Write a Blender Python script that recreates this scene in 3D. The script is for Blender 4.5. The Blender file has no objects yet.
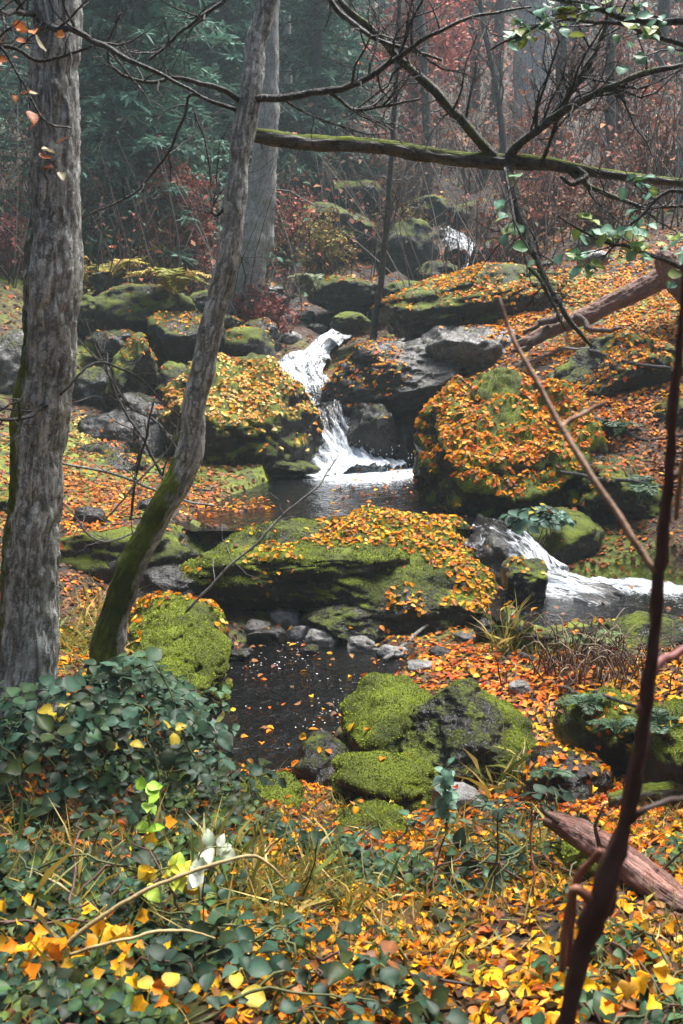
import bpy, bmesh, math, random
import numpy as np
from mathutils import Vector, Matrix
from mathutils.bvhtree import BVHTree

random.seed(7)
RNG = np.random.default_rng(11)
R = math.radians
scene = bpy.context.scene
COL = scene.collection

# ------------------------------------------------------------------ camera
CAMZ, PITCH, F = 1.6, R(10.0), 983.0
cp, sp = math.cos(PITCH), math.sin(PITCH)
def ray(px, py):
    r, u = (px - 341.5) / F, (512.0 - py) / F
    return Vector((r, cp + u * sp, -sp + u * cp))
def at(px, py, Y):
    """the point of the place seen at a pixel of the photograph, Y metres ahead"""
    d = ray(px, py)
    t = Y / d.y
    return Vector((d.x * t, Y, CAMZ + d.z * t))
def on_level(px, py, z):
    d = ray(px, py)
    t = (z - CAMZ) / d.z
    return Vector((d.x * t, d.y * t, z))

cam = bpy.data.cameras.new('camera')
cam.sensor_fit = 'VERTICAL'; cam.sensor_height = 24.0
cam.lens = F / 1024 * 24.0
cam.clip_start = 0.05; cam.clip_end = 1000
cam.dof.use_dof = True; cam.dof.focus_distance = 7.0; cam.dof.aperture_fstop = 5.2
camo = bpy.data.objects.new('camera', cam); COL.objects.link(camo)
camo.location = (0, 0, CAMZ); camo.rotation_euler = (R(90) - PITCH, 0, 0)
scene.camera = camo

# ------------------------------------------------------------------ noise
def _hash(i, j, k, seed):
    h = (i.astype(np.int64) * 374761393 + j.astype(np.int64) * 668265263 + k.astype(np.int64) * 2147483647 + seed * 1274126177) & 0xffffffff
    h = ((h ^ (h >> 13)) * 1274126177) & 0xffffffff
    h = ((h ^ (h >> 16)) * 2246822519) & 0xffffffff
    return ((h ^ (h >> 15)) & 0xffffff) / float(0xffffff)
def vnoise(P, seed=0):
    P = np.asarray(P, float)
    I = np.floor(P).astype(np.int64); f = P - I
    f = f * f * f * (f * (f * 6 - 15) + 10)
    x, y, z = I[:, 0], I[:, 1], I[:, 2]
    u, v, w = f[:, 0], f[:, 1], f[:, 2]
    def c(a, b, d): return _hash(x + a, y + b, z + d, seed)
    x00 = c(0,0,0) * (1-u) + c(1,0,0) * u; x10 = c(0,1,0) * (1-u) + c(1,1,0) * u
    x01 = c(0,0,1) * (1-u) + c(1,0,1) * u; x11 = c(0,1,1) * (1-u) + c(1,1,1) * u
    return ((x00 * (1-v) + x10 * v) * (1-w) + (x01 * (1-v) + x11 * v) * w) * 2 - 1
def fbm(P, octaves=4, seed=0, gain=.5):
    P = np.asarray(P, float); a, s, t = 1.0, np.zeros(len(P)), 0
    for o in range(octaves):
        s += a * vnoise(P * 2.03**o + 17.3 * o, seed + o); t += a; a *= gain
    return s / t
def sstep(a, b, x):
    t = np.clip((x - a) / (b - a), 0, 1); return t * t * (3 - 2 * t)
def xyz(x, y, z=0.0):
    x = np.asarray(x, float); return np.stack([x, np.asarray(y, float), np.zeros_like(x) + z], 1)

# ------------------------------------------------------------------ mesh building
def build(name, V, F4=None, F3=None, mat=None, parent=None, col=None, attrs=None, smooth=True):
    me = bpy.data.meshes.new(name)
    V = np.asarray(V, np.float32).reshape(-1, 3)
    loops, starts, n = [], [], 0
    for Fx, k in ((F4, 4), (F3, 3)):
        if Fx is not None and len(Fx):
            Fx = np.asarray(Fx, np.int32).reshape(-1, k)
            loops.append(Fx.ravel()); starts.append(n + np.arange(len(Fx), dtype=np.int32) * k); n += Fx.size
    L = np.concatenate(loops); S = np.concatenate(starts)
    me.vertices.add(len(V)); me.vertices.foreach_set('co', V.ravel())
    me.loops.add(len(L)); me.loops.foreach_set('vertex_index', L)
    me.polygons.add(len(S)); me.polygons.foreach_set('loop_start', S)
    me.update(calc_edges=True)
    if smooth: me.polygons.foreach_set('use_smooth', np.ones(len(S), bool))
    if col is not None:
        c = np.ones((len(V), 4), np.float32); c[:, :3] = col
        a = me.attributes.new('Col', 'FLOAT_COLOR', 'POINT'); a.data.foreach_set('color', c.ravel())
    for k, v in (attrs or {}).items():
        v = np.asarray(v, np.float32)
        if v.ndim == 1:
            a = me.attributes.new(k, 'FLOAT', 'POINT'); a.data.foreach_set('value', v)
        else:
            a = me.attributes.new(k, 'FLOAT_VECTOR', 'POINT'); a.data.foreach_set('vector', v.ravel())
    if mat: me.materials.append(mat)
    o = bpy.data.objects.new(name, me); COL.objects.link(o)
    if parent: o.parent = parent
    return o

class MB:
    """collects tubes, strips and leaves; build() links them as ONE mesh object"""
    def __init__(s): s.V, s.Q, s.T, s.C, s.A, s.n = [], [], [], [], [], 0
    def add(s, V, Q=None, T=None, col=(1, 1, 1), a=0.0):
        V = np.asarray(V, float).reshape(-1, 3)
        if Q is not None and len(Q): s.Q.append(np.asarray(Q).reshape(-1, 4) + s.n)
        if T is not None and len(T): s.T.append(np.asarray(T).reshape(-1, 3) + s.n)
        c = np.zeros((len(V), 3)); c[:] = col; s.C.append(c)
        aa = np.zeros(len(V)); aa[:] = a; s.A.append(aa)
        s.V.append(V); s.n += len(V)
    def build(s, name, mat, parent=None, smooth=True, origin=None):
        V = np.concatenate(s.V)
        if origin is not None: V = V - np.array(origin)
        return build(name, V, np.concatenate(s.Q) if s.Q else None, np.concatenate(s.T) if s.T else None, mat, parent,
                     np.concatenate(s.C), {'moss': np.concatenate(s.A)}, smooth)

def tag(o, label=None, cat=None, group=None, kind=None):
    if label: o['label'] = label
    if cat: o['category'] = cat
    if group: o['group'] = group
    if kind: o['kind'] = kind
    return o
def thing(name, label, cat, loc=(0, 0, 0), group=None):
    o = bpy.data.objects.new(name, None); COL.objects.link(o); o.location = loc
    o.empty_display_size = .1
    return tag(o, label, cat, group)
def copy_tree(o, parent=None):
    c = o.copy(); COL.objects.link(c); c.parent = parent
    for ch in [x for x in o.children]: copy_tree(ch, c)
    return c

def catmull(pts, rad, n):
    P = np.array([tuple(p) for p in pts], float); r = np.array(rad, float)
    if len(P) == 2:
        t = np.linspace(0, 1, n)[:, None]; return P[0] * (1-t) + P[1] * t, r[0] * (1-t[:, 0]) + r[1] * t[:, 0]
    Pe = np.vstack([2 * P[0] - P[1], P, 2 * P[-1] - P[-2]])
    d = np.r_[0, np.cumsum(np.linalg.norm(np.diff(P, axis=0), axis=1))]
    s = np.linspace(0, d[-1], n); k = np.clip(np.searchsorted(d, s, 'right') - 1, 0, len(P) - 2)
    t = ((s - d[k]) / (d[k+1] - d[k] + 1e-9))[:, None]
    p0, p1, p2, p3 = Pe[k], Pe[k+1], Pe[k+2], Pe[k+3]
    Q = .5 * (2*p1 + (p2 - p0) * t + (2*p0 - 5*p1 + 4*p2 - p3) * t**2 + (3*p1 - p0 - 3*p2 + p3) * t**3)
    return Q, r[k] * (1 - t[:, 0]) + r[k+1] * t[:, 0]

def tube_arrays(P, r, sides, disp=None, cap=True):
    n = len(P)
    T = np.gradient(P, axis=0); T /= np.linalg.norm(T, axis=1)[:, None] + 1e-12
    ref = np.array([1., 0, 0]) if abs(T[0][0]) < .8 else np.array([0, 1., 0])
    N = np.zeros_like(P); u = ref - T[0] * ref.dot(T[0]); N[0] = u / np.linalg.norm(u)
    for i in range(1, n):
        u = N[i-1] - T[i] * N[i-1].dot(T[i]); N[i] = u / (np.linalg.norm(u) + 1e-12)
    B = np.cross(T, N)
    a = np.linspace(0, 2 * math.pi, sides, endpoint=False)
    D = N[:, None, :] * np.cos(a)[None, :, None] + B[:, None, :] * np.sin(a)[None, :, None]
    rr = np.repeat(r[:, None], sides, 1)
    if disp is not None: rr = rr + disp
    V = (P[:, None, :] + D * rr[:, :, None]).reshape(-1, 3)
    i, j = np.meshgrid(np.arange(n-1), np.arange(sides), indexing='ij'); jn = (j + 1) % sides
    Q = np.stack([i*sides + j, i*sides + jn, (i+1)*sides + jn, (i+1)*sides + j], -1).reshape(-1, 4)
    Tr = None
    if cap:
        V = np.vstack([V, P[-1] + T[-1] * r[-1] * .6, P[0] - T[0] * r[0] * .3]); k = np.arange(sides); m = (n-1) * sides
        Tr = np.vstack([np.stack([m + k, m + (k+1) % sides, np.full(sides, n*sides)], 1),
                        np.stack([(k+1) % sides, k, np.full(sides, n*sides + 1)], 1)])
    return V, Q, Tr, D.reshape(-1, 3)

def wiggle(P, amp, freq, seed):
    return P + np.stack([fbm(P * freq + 31.7 * k, 3, seed + k) for k in range(3)], 1) * amp

def tube(mb, pts, rad, n=16, sides=6, wig=0, seed=0, col=(1,1,1), a=0.0, knots=0.0):
    P, r = catmull(pts, rad, n)
    if wig:
        if n <= 14:
            e = np.random.default_rng(seed).normal(0, wig * .35, (n, 3)); w = P + e + np.roll(e, 1, 0)
        else: w = wiggle(P, wig, 1.0 / max(wig * 8, .05), seed)
        t = np.linspace(0, 1, n)[:, None]
        P = P + (w - P) * np.minimum(1, t * 6)
    disp = None
    if knots:
        disp = (vnoise(np.repeat(P, sides, 0) * 1.0 / (r.mean() * 3) + np.tile(np.arange(sides), n)[:, None] * 1.7, seed) * knots).reshape(n, sides) * r[:, None]
    V, Q, T, D = tube_arrays(P, r, sides, disp)
    mb.add(V, Q, T, col, a)
    return P, r

def sprout(mb, P, r, n, length, rng, depth=1, sides=4, spread=1.0, up=.2, col=(1,1,1), tips=None, t0=.15):
    """random side twigs along a path, recursively"""
    T = np.gradient(P, axis=0); T /= np.linalg.norm(T, axis=1)[:, None] + 1e-12
    for _ in range(n):
        t = rng.uniform(t0, .98); i = int(t * (len(P) - 1))
        L = length * rng.uniform(.45, 1.1) * (1.15 - .6 * t)
        d = T[i] * rng.uniform(.5, 1.0) + rng.normal(0, .75, 3) * spread; d[2] += up
        d /= np.linalg.norm(d)
        e = d + rng.normal(0, .3, 3); e[2] += up * .6; e /= np.linalg.norm(e)
        p0 = P[i]; p1 = p0 + d * L * .5; p2 = p1 + e * L * .5
        r0 = min(r[i] * .6, .012 * L + .0018) 
        m = 7
        q, rr = tube(mb, [p0, p1, p2], [r0, r0 * .65, max(r0 * .25, .0008)], m, sides, wig=L * .05, seed=int(rng.integers(1e6)), col=col)
        if tips is not None: tips.append(q)
        if depth > 0: sprout(mb, q, rr, max(2, int(n * .45)), L * .55, rng, depth - 1, max(3, sides - 1), spread, up, col, tips)

# leaf outlines: (x across, y along); last column is the distance from the midrib for folding
def leaf_template(kind):
    if kind == 'far':
        P = np.array([(0, 0), (.36, .5), (0, 1), (-.36, .5)], float)
        T = np.array([(0, 1, 2), (0, 2, 3)])
    elif kind == 'kite':
        P = np.array([(0, 0), (0, .55), (0, 1.0), (.30, .25), (.30, .62), (-.30, .25), (-.30, .62)], float)
        T = np.array([(0, 3, 1), (3, 4, 1), (1, 4, 2), (0, 1, 5), (5, 1, 6), (1, 2, 6)])
    elif kind == 'maple':
        ang = np.radians([-90, -40, -15, 10, 40, 65, 90, 115, 140, 170, 195, 220])
        rad = np.array([.14, .36, .33, .46, .36, .42, .58, .42, .36, .46, .33, .36])
        rim = np.stack([np.cos(ang) * rad, np.sin(ang) * rad + .38], 1)
        P = np.vstack([rim, [(0, .38)]]); n = len(rim)
        T = np.array([(i, (i+1) % n, n) for i in range(n)])
    elif kind == 'ovate':
        ys = np.array([0, .1, .28, .5, .72, .9, 1.0]); w = np.array([0, .2, .36, .38, .27, .11, 0])
        P = [(0, 0)]; mid = []; 
        P = np.vstack([np.stack([0 * ys, ys], 1), np.stack([w, ys], 1)[1:-1], np.stack([-w, ys], 1)[1:-1]])
        T = []
        for s, off, fl in ((1, 7, 0), (-1, 12, 1)):
            tr = [(0, off, 1)]
            for i in range(1, 5): tr += [(i, off + i - 1, off + i), (i, off + i, i + 1)]
            tr += [(5, off + 4, 6)]
            T += [t if not fl else t[::-1] for t in tr]
        T = np.array(T)
    elif kind == 'blade':
        P = np.array([(-.5, 0), (.5, 0), (-.42, .35), (.42, .35), (-.28, .7), (.28, .7), (0, 1)], float)
        T = np.array([(0, 1, 3), (0, 3, 2), (2, 3, 5), (2, 5, 4), (4, 5, 6)])
    return P, T

def leaves(mb, pos, nrm, size, rng, col, kind='kite', tilt=.5, fold=(.1, .7), curl=(-.5, .9), width=1.0, axis=None, lift=0.0):
    """one leaf per row: flat on the given normal, then tilted, folded along its midrib and curled"""
    P, T = leaf_template(kind); N = len(pos); K = len(P)
    if N == 0: return
    pos = np.asarray(pos, float); nrm = np.asarray(nrm, float)
    n = nrm + rng.normal(0, 1, (N, 3)) * tilt * .7; n /= np.linalg.norm(n, axis=1)[:, None]
    d = rng.normal(0, 1, (N, 3)) if axis is None else np.asarray(axis, float)
    d = d - n * (d * n).sum(1)[:, None]; d /= np.linalg.norm(d, axis=1)[:, None] + 1e-9
    s = np.cross(d, n)
    size = np.broadcast_to(np.asarray(size, float), (N,))
    fo = rng.uniform(*fold, N)[:, None]; cu = rng.uniform(*curl, N)[:, None]; w = width * rng.uniform(.8, 1.25, N)[:, None]
    x, y = P[None, :, 0] * w, P[None, :, 1] + np.zeros((N, 1))
    h = np.abs(x) * np.sin(fo) + rng.normal(0, .025, (N, K)); x = x * np.cos(fo)
    h = h - cu * (y - .3) ** 2 * .8
    y0 = y - (.5 if axis is None else 0)
    V = pos[:, None, :] + size[:, None, None] * (s[:, None, :] * x[..., None] + d[:, None, :] * y0[..., None] + n[:, None, :] * (h + lift)[..., None])
    F3 = (T[None] + (np.arange(N) * K)[:, None, None]).reshape(-1, 3)
    c = np.repeat(np.asarray(col, float).reshape(-1, 3) if np.ndim(col) > 1 else np.tile(col, (N, 1)), K, 0)
    if kind == 'ovate':
        rib = np.full(K, .80); rib[:7] = 1.30; c = c * np.tile(rib, N)[:, None]
    c = np.clip(c * rng.uniform(.84, 1.16, (N * K, 1)), 0, .95)
    mb.add(V.reshape(-1, 3), None, F3, c)

PAL = {
 'yellow': ([(.82,.37,.010),(.85,.46,.015),(.80,.29,.008),(.72,.20,.008),(.48,.26,.02),(.26,.11,.02),(.82,.55,.10)], [4,2.2,4,3,1.5,2.2,.5]),
 'orange': ([(.82,.33,.010),(.78,.23,.008),(.68,.14,.008),(.82,.43,.014),(.46,.09,.01),(.26,.10,.025),(.82,.54,.12)], [4,4,3,3,1.5,1,.8]),
 'red':    ([(.70,.15,.012),(.76,.23,.012),(.55,.08,.010),(.80,.36,.03),(.34,.08,.02),(.75,.42,.14)], [4,4,3,2,2,1]),
 'rust':   ([(.46,.13,.025),(.36,.10,.03),(.58,.19,.03),(.26,.09,.03),(.20,.10,.05),(.66,.30,.06)], [3,3,3,2,1.5,1]),
 'pale':   ([(.82,.52,.10),(.80,.60,.24),(.78,.38,.05),(.74,.26,.03),(.60,.44,.16),(.45,.22,.06)], [4,3,3,2,1.5,1]),
 'brown':  ([(.16,.08,.04),(.24,.12,.06),(.30,.13,.05),(.12,.07,.04),(.40,.20,.08)], [3,3,3,2,1]),
}
def pick(pal, n, rng, jitter=.12):
    c, w = PAL[pal]; w = np.array(w, float); 
    C = np.array(c)[rng.choice(len(c), n, p=w / w.sum())]
    return np.clip(C * rng.uniform(1 - jitter * 1.6, 1 + jitter, (n, 1)) * (1 + rng.normal(0, jitter * .5, (n, 3))), 0, .95)

# ------------------------------------------------------------------ materials
def material(name):
    m = bpy.data.materials.new(name); m.use_nodes = True
    nt = m.node_tree; nt.nodes.clear()
    return m, nt
class NT:
    def __init__(s, nt): s.nt = nt
    def n(s, t, **kw):
        nd = s.nt.nodes.new(t)
        for k, v in kw.items():
            if k.startswith('i_'): nd.inputs[k[2:].replace('_', ' ')].default_value = v
            else: setattr(nd, k, v)
        return nd
    def l(s, a, b): s.nt.links.new(a, b)
    def noise(s, scale, detail=6, rough=.6, vec=None, dist=0.0):
        nd = s.n('ShaderNodeTexNoise'); nd.inputs['Scale'].default_value = scale; nd.inputs['Detail'].default_value = detail
        nd.inputs['Roughness'].default_value = rough; nd.inputs['Distortion'].default_value = dist
        if vec is not None: s.l(vec, nd.inputs['Vector'])
        return nd.outputs['Fac']
    def ramp(s, fac, stops, interp='LINEAR'):
        nd = s.n('ShaderNodeValToRGB'); nd.color_ramp.interpolation = interp
        e = nd.color_ramp.elements
        while len(e) < len(stops): e.new(.5)
        for x, (p, c) in zip(e, stops):
            x.position = p; x.color = (c, c, c, 1) if isinstance(c, (int, float)) else (*c, 1)
        s.l(fac, nd.inputs['Fac']); return nd.outputs['Color']
    def math(s, op, a, b=None, clamp=False):
        nd = s.n('ShaderNodeMath', operation=op); nd.use_clamp = clamp
        for i, v in enumerate((a, b)):
            if v is None: continue
            if isinstance(v, (int, float)): nd.inputs[i].default_value = v
            else: s.l(v, nd.inputs[i])
        return nd.outputs[0]
    def mix(s, fac, a, b, mode='MIX'):
        nd = s.n('ShaderNodeMix', data_type='RGBA', blend_type=mode)
        for i, v in ((0, fac), (6, a), (7, b)):
            if isinstance(v, (int, float)): nd.inputs[i].default_value = v
            elif isinstance(v, tuple): nd.inputs[i].default_value = (*v, 1)
            else: s.l(v, nd.inputs[i])
        return nd.outputs[2]
    def attr(s, name, out='Fac'):
        return s.n('ShaderNodeAttribute', attribute_name=name).outputs[out]
    def bump(s, h, strength, dist):
        nd = s.n('ShaderNodeBump'); nd.inputs['Strength'].default_value = strength; nd.inputs['Distance'].default_value = dist
        s.l(h, nd.inputs['Height']); return nd.outputs['Normal']
    def out(s, shader): s.l(shader, s.n('ShaderNodeOutputMaterial').outputs[0] if False else s.n('ShaderNodeOutputMaterial').inputs['Surface'])
    def coord(s): return s.n('ShaderNodeNewGeometry').outputs['Position']
    def pbsdf(s, base, rough, normal=None, spec=.5):
        p = s.n('ShaderNodeBsdfPrincipled')
        for k, v in (('Base Color', base), ('Roughness', rough), ('Specular IOR Level', spec)):
            if isinstance(v, (int, float)): p.inputs[k].default_value = v
            elif isinstance(v, tuple): p.inputs[k].default_value = (*v, 1)
            else: s.l(v, p.inputs[k])
        if normal is not None: s.l(normal, p.inputs['Normal'])
        return p

def leaf_mat(name, trans=.3, rough=.5, spec=.4):
    m, nt = material(name); g = NT(nt)
    c = g.attr('Col', 'Color'); nz = g.noise(60, 3, .6, g.coord())
    c2 = g.mix(g.ramp(nz, [(.35, .0), (.75, .5)]), c, g.mix(.5, c, (.10, .04, .015)))
    c2 = g.mix(g.ramp(g.noise(190, 3, .6, g.coord()), [(.58, 0), (.68, .75)]), c2, g.mix(.7, c, (.05, .02, .008)))
    p = g.pbsdf(c2, rough, None, spec)
    t = g.n('ShaderNodeBsdfTranslucent'); g.l(c2, t.inputs['Color'])
    mx = g.n('ShaderNodeMixShader'); mx.inputs[0].default_value = trans
    g.l(p.outputs[0], mx.inputs[1]); g.l(t.outputs[0], mx.inputs[2]); g.out(mx.outputs[0]); return m
M_LEAF = leaf_mat('fallen_leaf', .28, .5, .12)
M_GREEN = leaf_mat('green_leaf', .2, .42, .10)
M_NEEDLE = leaf_mat('needles', .15, .7, .12)
M_GRASS = leaf_mat('grass_blade', .3, .5, .35)

def moss_color(g, pos):
    a = g.noise(3.1, 5, .6, pos); b = g.noise(45, 4, .7, pos)
    c = g.ramp(a, [(.30, (.030, .044, .006)), (.46, (.10, .125, .010)), (.64, (.19, .245, .013)), (.85, (.27, .31, .028))])
    return g.mix(g.ramp(b, [(.3, .75), (.6, .0)]), c, g.mix(.7, c, (.018, .022, .006)))

def rock_mat(name, dark, light, lichen=.25, rough=.42):
    m, nt = material(name); g = NT(nt); pos = g.coord()
    n1 = g.noise(1.7, 8, .62, pos); n2 = g.noise(14, 6, .65, pos); n3 = g.noise(4.5, 6, .7, pos, .6)
    base = g.ramp(n1, [(.28, dark), (.55, tuple((d + l) / 2 for d, l in zip(dark, light))), (.78, light)])
    base = g.mix(g.ramp(n2, [(.38, .7), (.62, 0)]), base, tuple(d * .5 for d in dark))
    base = g.mix(g.math('MULTIPLY', g.ramp(n3, [(.60, 0), (.68, 1)]), lichen), base, (.36, .37, .33))
    mo = g.attr('moss')
    n4 = g.noise(7, 6, .7, pos); n5 = g.noise(38, 4, .7, pos)
    mm = g.math('ADD', mo, g.math('ADD', g.math('MULTIPLY', g.math('SUBTRACT', n4, .5), 1.3), g.math('MULTIPLY', g.math('SUBTRACT', n5, .5), .7)))
    fac = g.ramp(mm, [(.38, 0), (.60, 1)])
    colr = g.mix(fac, base, moss_color(g, pos))
    ro = g.math('ADD', g.math('MULTIPLY', fac, .5), g.math('MULTIPLY', n2, rough), True)
    hgt = g.math('ADD', g.math('MULTIPLY', n2, 1.0), g.math('MULTIPLY', g.noise(90, 3, .7, pos), g.math('ADD', g.math('MULTIPLY', fac, 1.2), .15)))
    p = g.pbsdf(colr, ro, g.bump(hgt, .85, .035), .28)
    g.out(p.outputs[0]); return m
M_ROCK = rock_mat('wet_rock', (.009, .008, .007), (.048, .043, .038), .2)
M_ROCKG = rock_mat('grey_rock', (.03, .028, .026), (.20, .19, .175), .7, .6)
M_STONE = rock_mat('pale_stone', (.12, .115, .11), (.38, .37, .35), .6, .55)

def ground_mat():
    m, nt = material('forest_floor'); g = NT(nt); pos = g.coord()
    n1 = g.noise(.35, 5, .6, pos); n2 = g.noise(6, 8, .7, pos)
    v = g.n('ShaderNodeTexVoronoi'); v.inputs['Scale'].default_value = 14; g.l(pos, v.inputs['Vector'])
    vr = g.n('ShaderNodeSeparateColor'); g.l(v.outputs['Color'], vr.inputs[0])
    soil = g.ramp(n2, [(.3, (.004, .003, .002)), (.6, (.014, .010, .007)), (.8, (.035, .024, .015))])
    lit = g.ramp(vr.outputs[0], [(0, (.02, .012, .007)), (.4, (.07, .028, .010)), (.7, (.04, .02, .01)), (1, (.10, .045, .014))])
    f = g.ramp(g.math('ADD', g.math('MULTIPLY', n1, .8), g.math('MULTIPLY', vr.outputs[1], .35)), [(.48, 0), (.62, 1)])
    c = g.mix(f, soil, lit)
    mo = g.ramp(g.math('ADD', g.attr('moss'), g.math('SUBTRACT', g.noise(2.2, 6, .65, pos), .5)), [(.3, 0), (.5, 1)])
    c = g.mix(mo, c, moss_color(g, pos))
    h = g.math('ADD', g.math('MULTIPLY', n2, 1), g.math('MULTIPLY', v.outputs['Distance'], .6))
    g.out(g.pbsdf(c, .75, g.bump(h, .9, .05), .3).outputs[0]); return m
M_GROUND = ground_mat()

def bark_mat(name, dark, light, lichen_c=(.42, .43, .40), lichen=.7, sx=1.0, moss_bias=0.0, flow=False, plates=1.0, stretch=.16):
    m, nt = material(name); g = NT(nt); pos = g.coord()
    src = g.n('ShaderNodeAttribute', attribute_name='flow').outputs['Vector'] if flow else pos
    mp = g.n('ShaderNodeMapping'); mp.inputs['Scale'].default_value = (1, 1, stretch); g.l(src, mp.inputs['Vector']); q = mp.outputs[0]
    n2 = g.noise(5 * sx, 6, .65, pos); n3 = g.noise(80 * sx, 5, .72, q); n6 = g.noise(11 * sx, 9, .78, pos, .6); n7 = g.noise(30 * sx, 6, .7, q, 1.2); n8 = g.noise(150 * sx, 3, .7, pos)
    nc_ = g.n('ShaderNodeTexNoise'); nc_.inputs['Scale'].default_value = 12 * sx; nc_.inputs['Detail'].default_value = 6; nc_.inputs['Roughness'].default_value = .7; g.l(src, nc_.inputs['Vector'])
    wob = g.n('ShaderNodeMix', data_type='VECTOR'); wob.inputs[0].default_value = .10 / sx; g.l(q, wob.inputs[4]); g.l(nc_.outputs['Color'], wob.inputs[5])
    v = g.n('ShaderNodeTexVoronoi', feature='DISTANCE_TO_EDGE'); v.inputs['Scale'].default_value = 30 * sx; g.l(wob.outputs[1], v.inputs['Vector'])
    crack = g.math('MAXIMUM', g.ramp(v.outputs['Distance'], [(.0, 0), (.22, 1)]), g.ramp(n7, [(.44, 0), (.56, 1)])) if plates else g.ramp(n7, [(.36, 0), (.6, 1)])
    n1 = g.math('ADD', g.math('MULTIPLY', crack, .6), g.math('MULTIPLY', n7, .6))
    c = g.ramp(g.math('ADD', g.math('MULTIPLY', n7, .6), g.math('MULTIPLY', n3, .45)), [(.30, tuple((a + b) * .30 for a, b in zip(dark, light))), (.52, tuple(b * .72 for b in light)), (.75, light)])
    c = g.mix(g.math('MULTIPLY', g.ramp(n6, [(.43, 0), (.53, 1)]), lichen), c, lichen_c)
    c = g.mix(g.math('MULTIPLY', g.math('SUBTRACT', 1, crack), .62), c, dark)
    c = g.mix(g.ramp(n8, [(.32, .55), (.55, 0)]), c, tuple(d * 1.5 for d in dark))
    c = g.mix(g.ramp(g.noise(2.3 * sx, 5, .6, pos), [(.36, .3), (.55, 0)]), c, tuple(d * 1.3 for d in dark))
    mm = g.math('ADD', g.math('ADD', g.attr('moss'), moss_bias), g.math('ADD', g.math('MULTIPLY', g.math('SUBTRACT', n2, .5), 1.2), g.math('MULTIPLY', g.math('SUBTRACT', n3, .5), .7)))
    fac = g.ramp(mm, [(.36, 0), (.6, 1)])
    c = g.mix(fac, c, moss_color(g, pos))
    h = g.math('ADD', n1, g.math('MULTIPLY', n3, .5))
    g.out(g.pbsdf(c, g.math('ADD', .55, g.math('MULTIPLY', fac, .35)), g.bump(h, .9, .02), .3).outputs[0]); return m
M_BARK = bark_mat('grey_bark', (.034, .032, .027), (.52, .51, .46), (.74, .75, .70), .75, 1.2, flow=True)
M_TWIG = bark_mat('dark_twig', (.012, .010, .008), (.09, .075, .065), (.26, .26, .24), .4, 1.6, plates=0)
M_PALEB = bark_mat('pale_bark', (.10, .095, .09), (.36, .345, .33), lichen=.8, plates=0)
M_PALET = bark_mat('pale_trunk', (.09, .085, .08), (.38, .365, .35), lichen=.8, flow=True)
M_DEAD = bark_mat('dead_wood', (.03, .016, .012), (.20, .11, .08), (.30, .22, .18), .3, 1.5, plates=0)
M_LOG = bark_mat('log_wood', (.026, .010, .008), (.44, .19, .14), (.50, .33, .27), .35, 1.3, flow=True, plates=0, stretch=.05)
M_MOSSLOG = bark_mat('mossy_branch', (.014, .012, .01), (.12, .105, .085), (.34, .34, .3), .5, 1.4, flow=True, plates=0)

def plain_mat(name, rough=.6, spec=.3):
    m, nt = material(name); g = NT(nt)
    c = g.attr('Col', 'Color'); n = g.noise(35, 5, .65, g.coord())
    c = g.mix(g.ramp(n, [(.3, .65), (.62, 0)]), c, g.mix(.75, c, (.01, .008, .006)))
    g.out(g.pbsdf(c, rough, g.bump(n, .5, .01), spec).outputs[0]); return m
M_STEM = plain_mat('stem')

def water_mat(name, scale, strength, tint=(.010, .009, .006)):
    m, nt = material(name); g = NT(nt); pos = g.coord()
    mp = g.n('ShaderNodeMapping'); mp.inputs['Scale'].default_value = (1, .55, 1); g.l(pos, mp.inputs['Vector'])
    n1 = g.noise(scale, 4, .6, mp.outputs[0], .6); n2 = g.noise(scale * 3.1, 3, .6, mp.outputs[0], .3)
    v = g.n('ShaderNodeTexVoronoi'); v.inputs['Scale'].default_value = scale * 1.1; g.l(mp.outputs[0], v.inputs['Vector'])
    h = g.math('ADD', g.math('ADD', n1, g.math('MULTIPLY', n2, .45)), g.math('MULTIPLY', g.ramp(v.outputs['Distance'], [(.0, 1), (.16, 0)]), .35))
    fo = g.attr('foam'); k = g.noise(13, 6, .7, mp.outputs[0], 1.2); k2 = g.noise(46, 4, .65, mp.outputs[0])
    ff = g.ramp(g.math('ADD', fo, g.math('ADD', g.math('SUBTRACT', k, .5), g.math('MULTIPLY', g.math('SUBTRACT', k2, .5), .7))), [(.40, 0), (.72, 1)])
    w = g.pbsdf(tint, .04, g.bump(h, strength, .06), .42); w.inputs['IOR'].default_value = 1.33
    f = g.pbsdf((.62, .67, .71), .55, g.bump(g.math('ADD', k, k2), .8, .03), .4)
    mx = g.n('ShaderNodeMixShader'); g.l(ff, mx.inputs[0]); g.l(w.outputs[0], mx.inputs[1]); g.l(f.outputs[0], mx.inputs[2])
    g.out(mx.outputs[0]); return m
M_POOL = water_mat('pool_water', 8, .48, (.003,.003,.003))
M_STREAM = water_mat('stream_water', 8, .6, (.004,.0045,.005))

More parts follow.
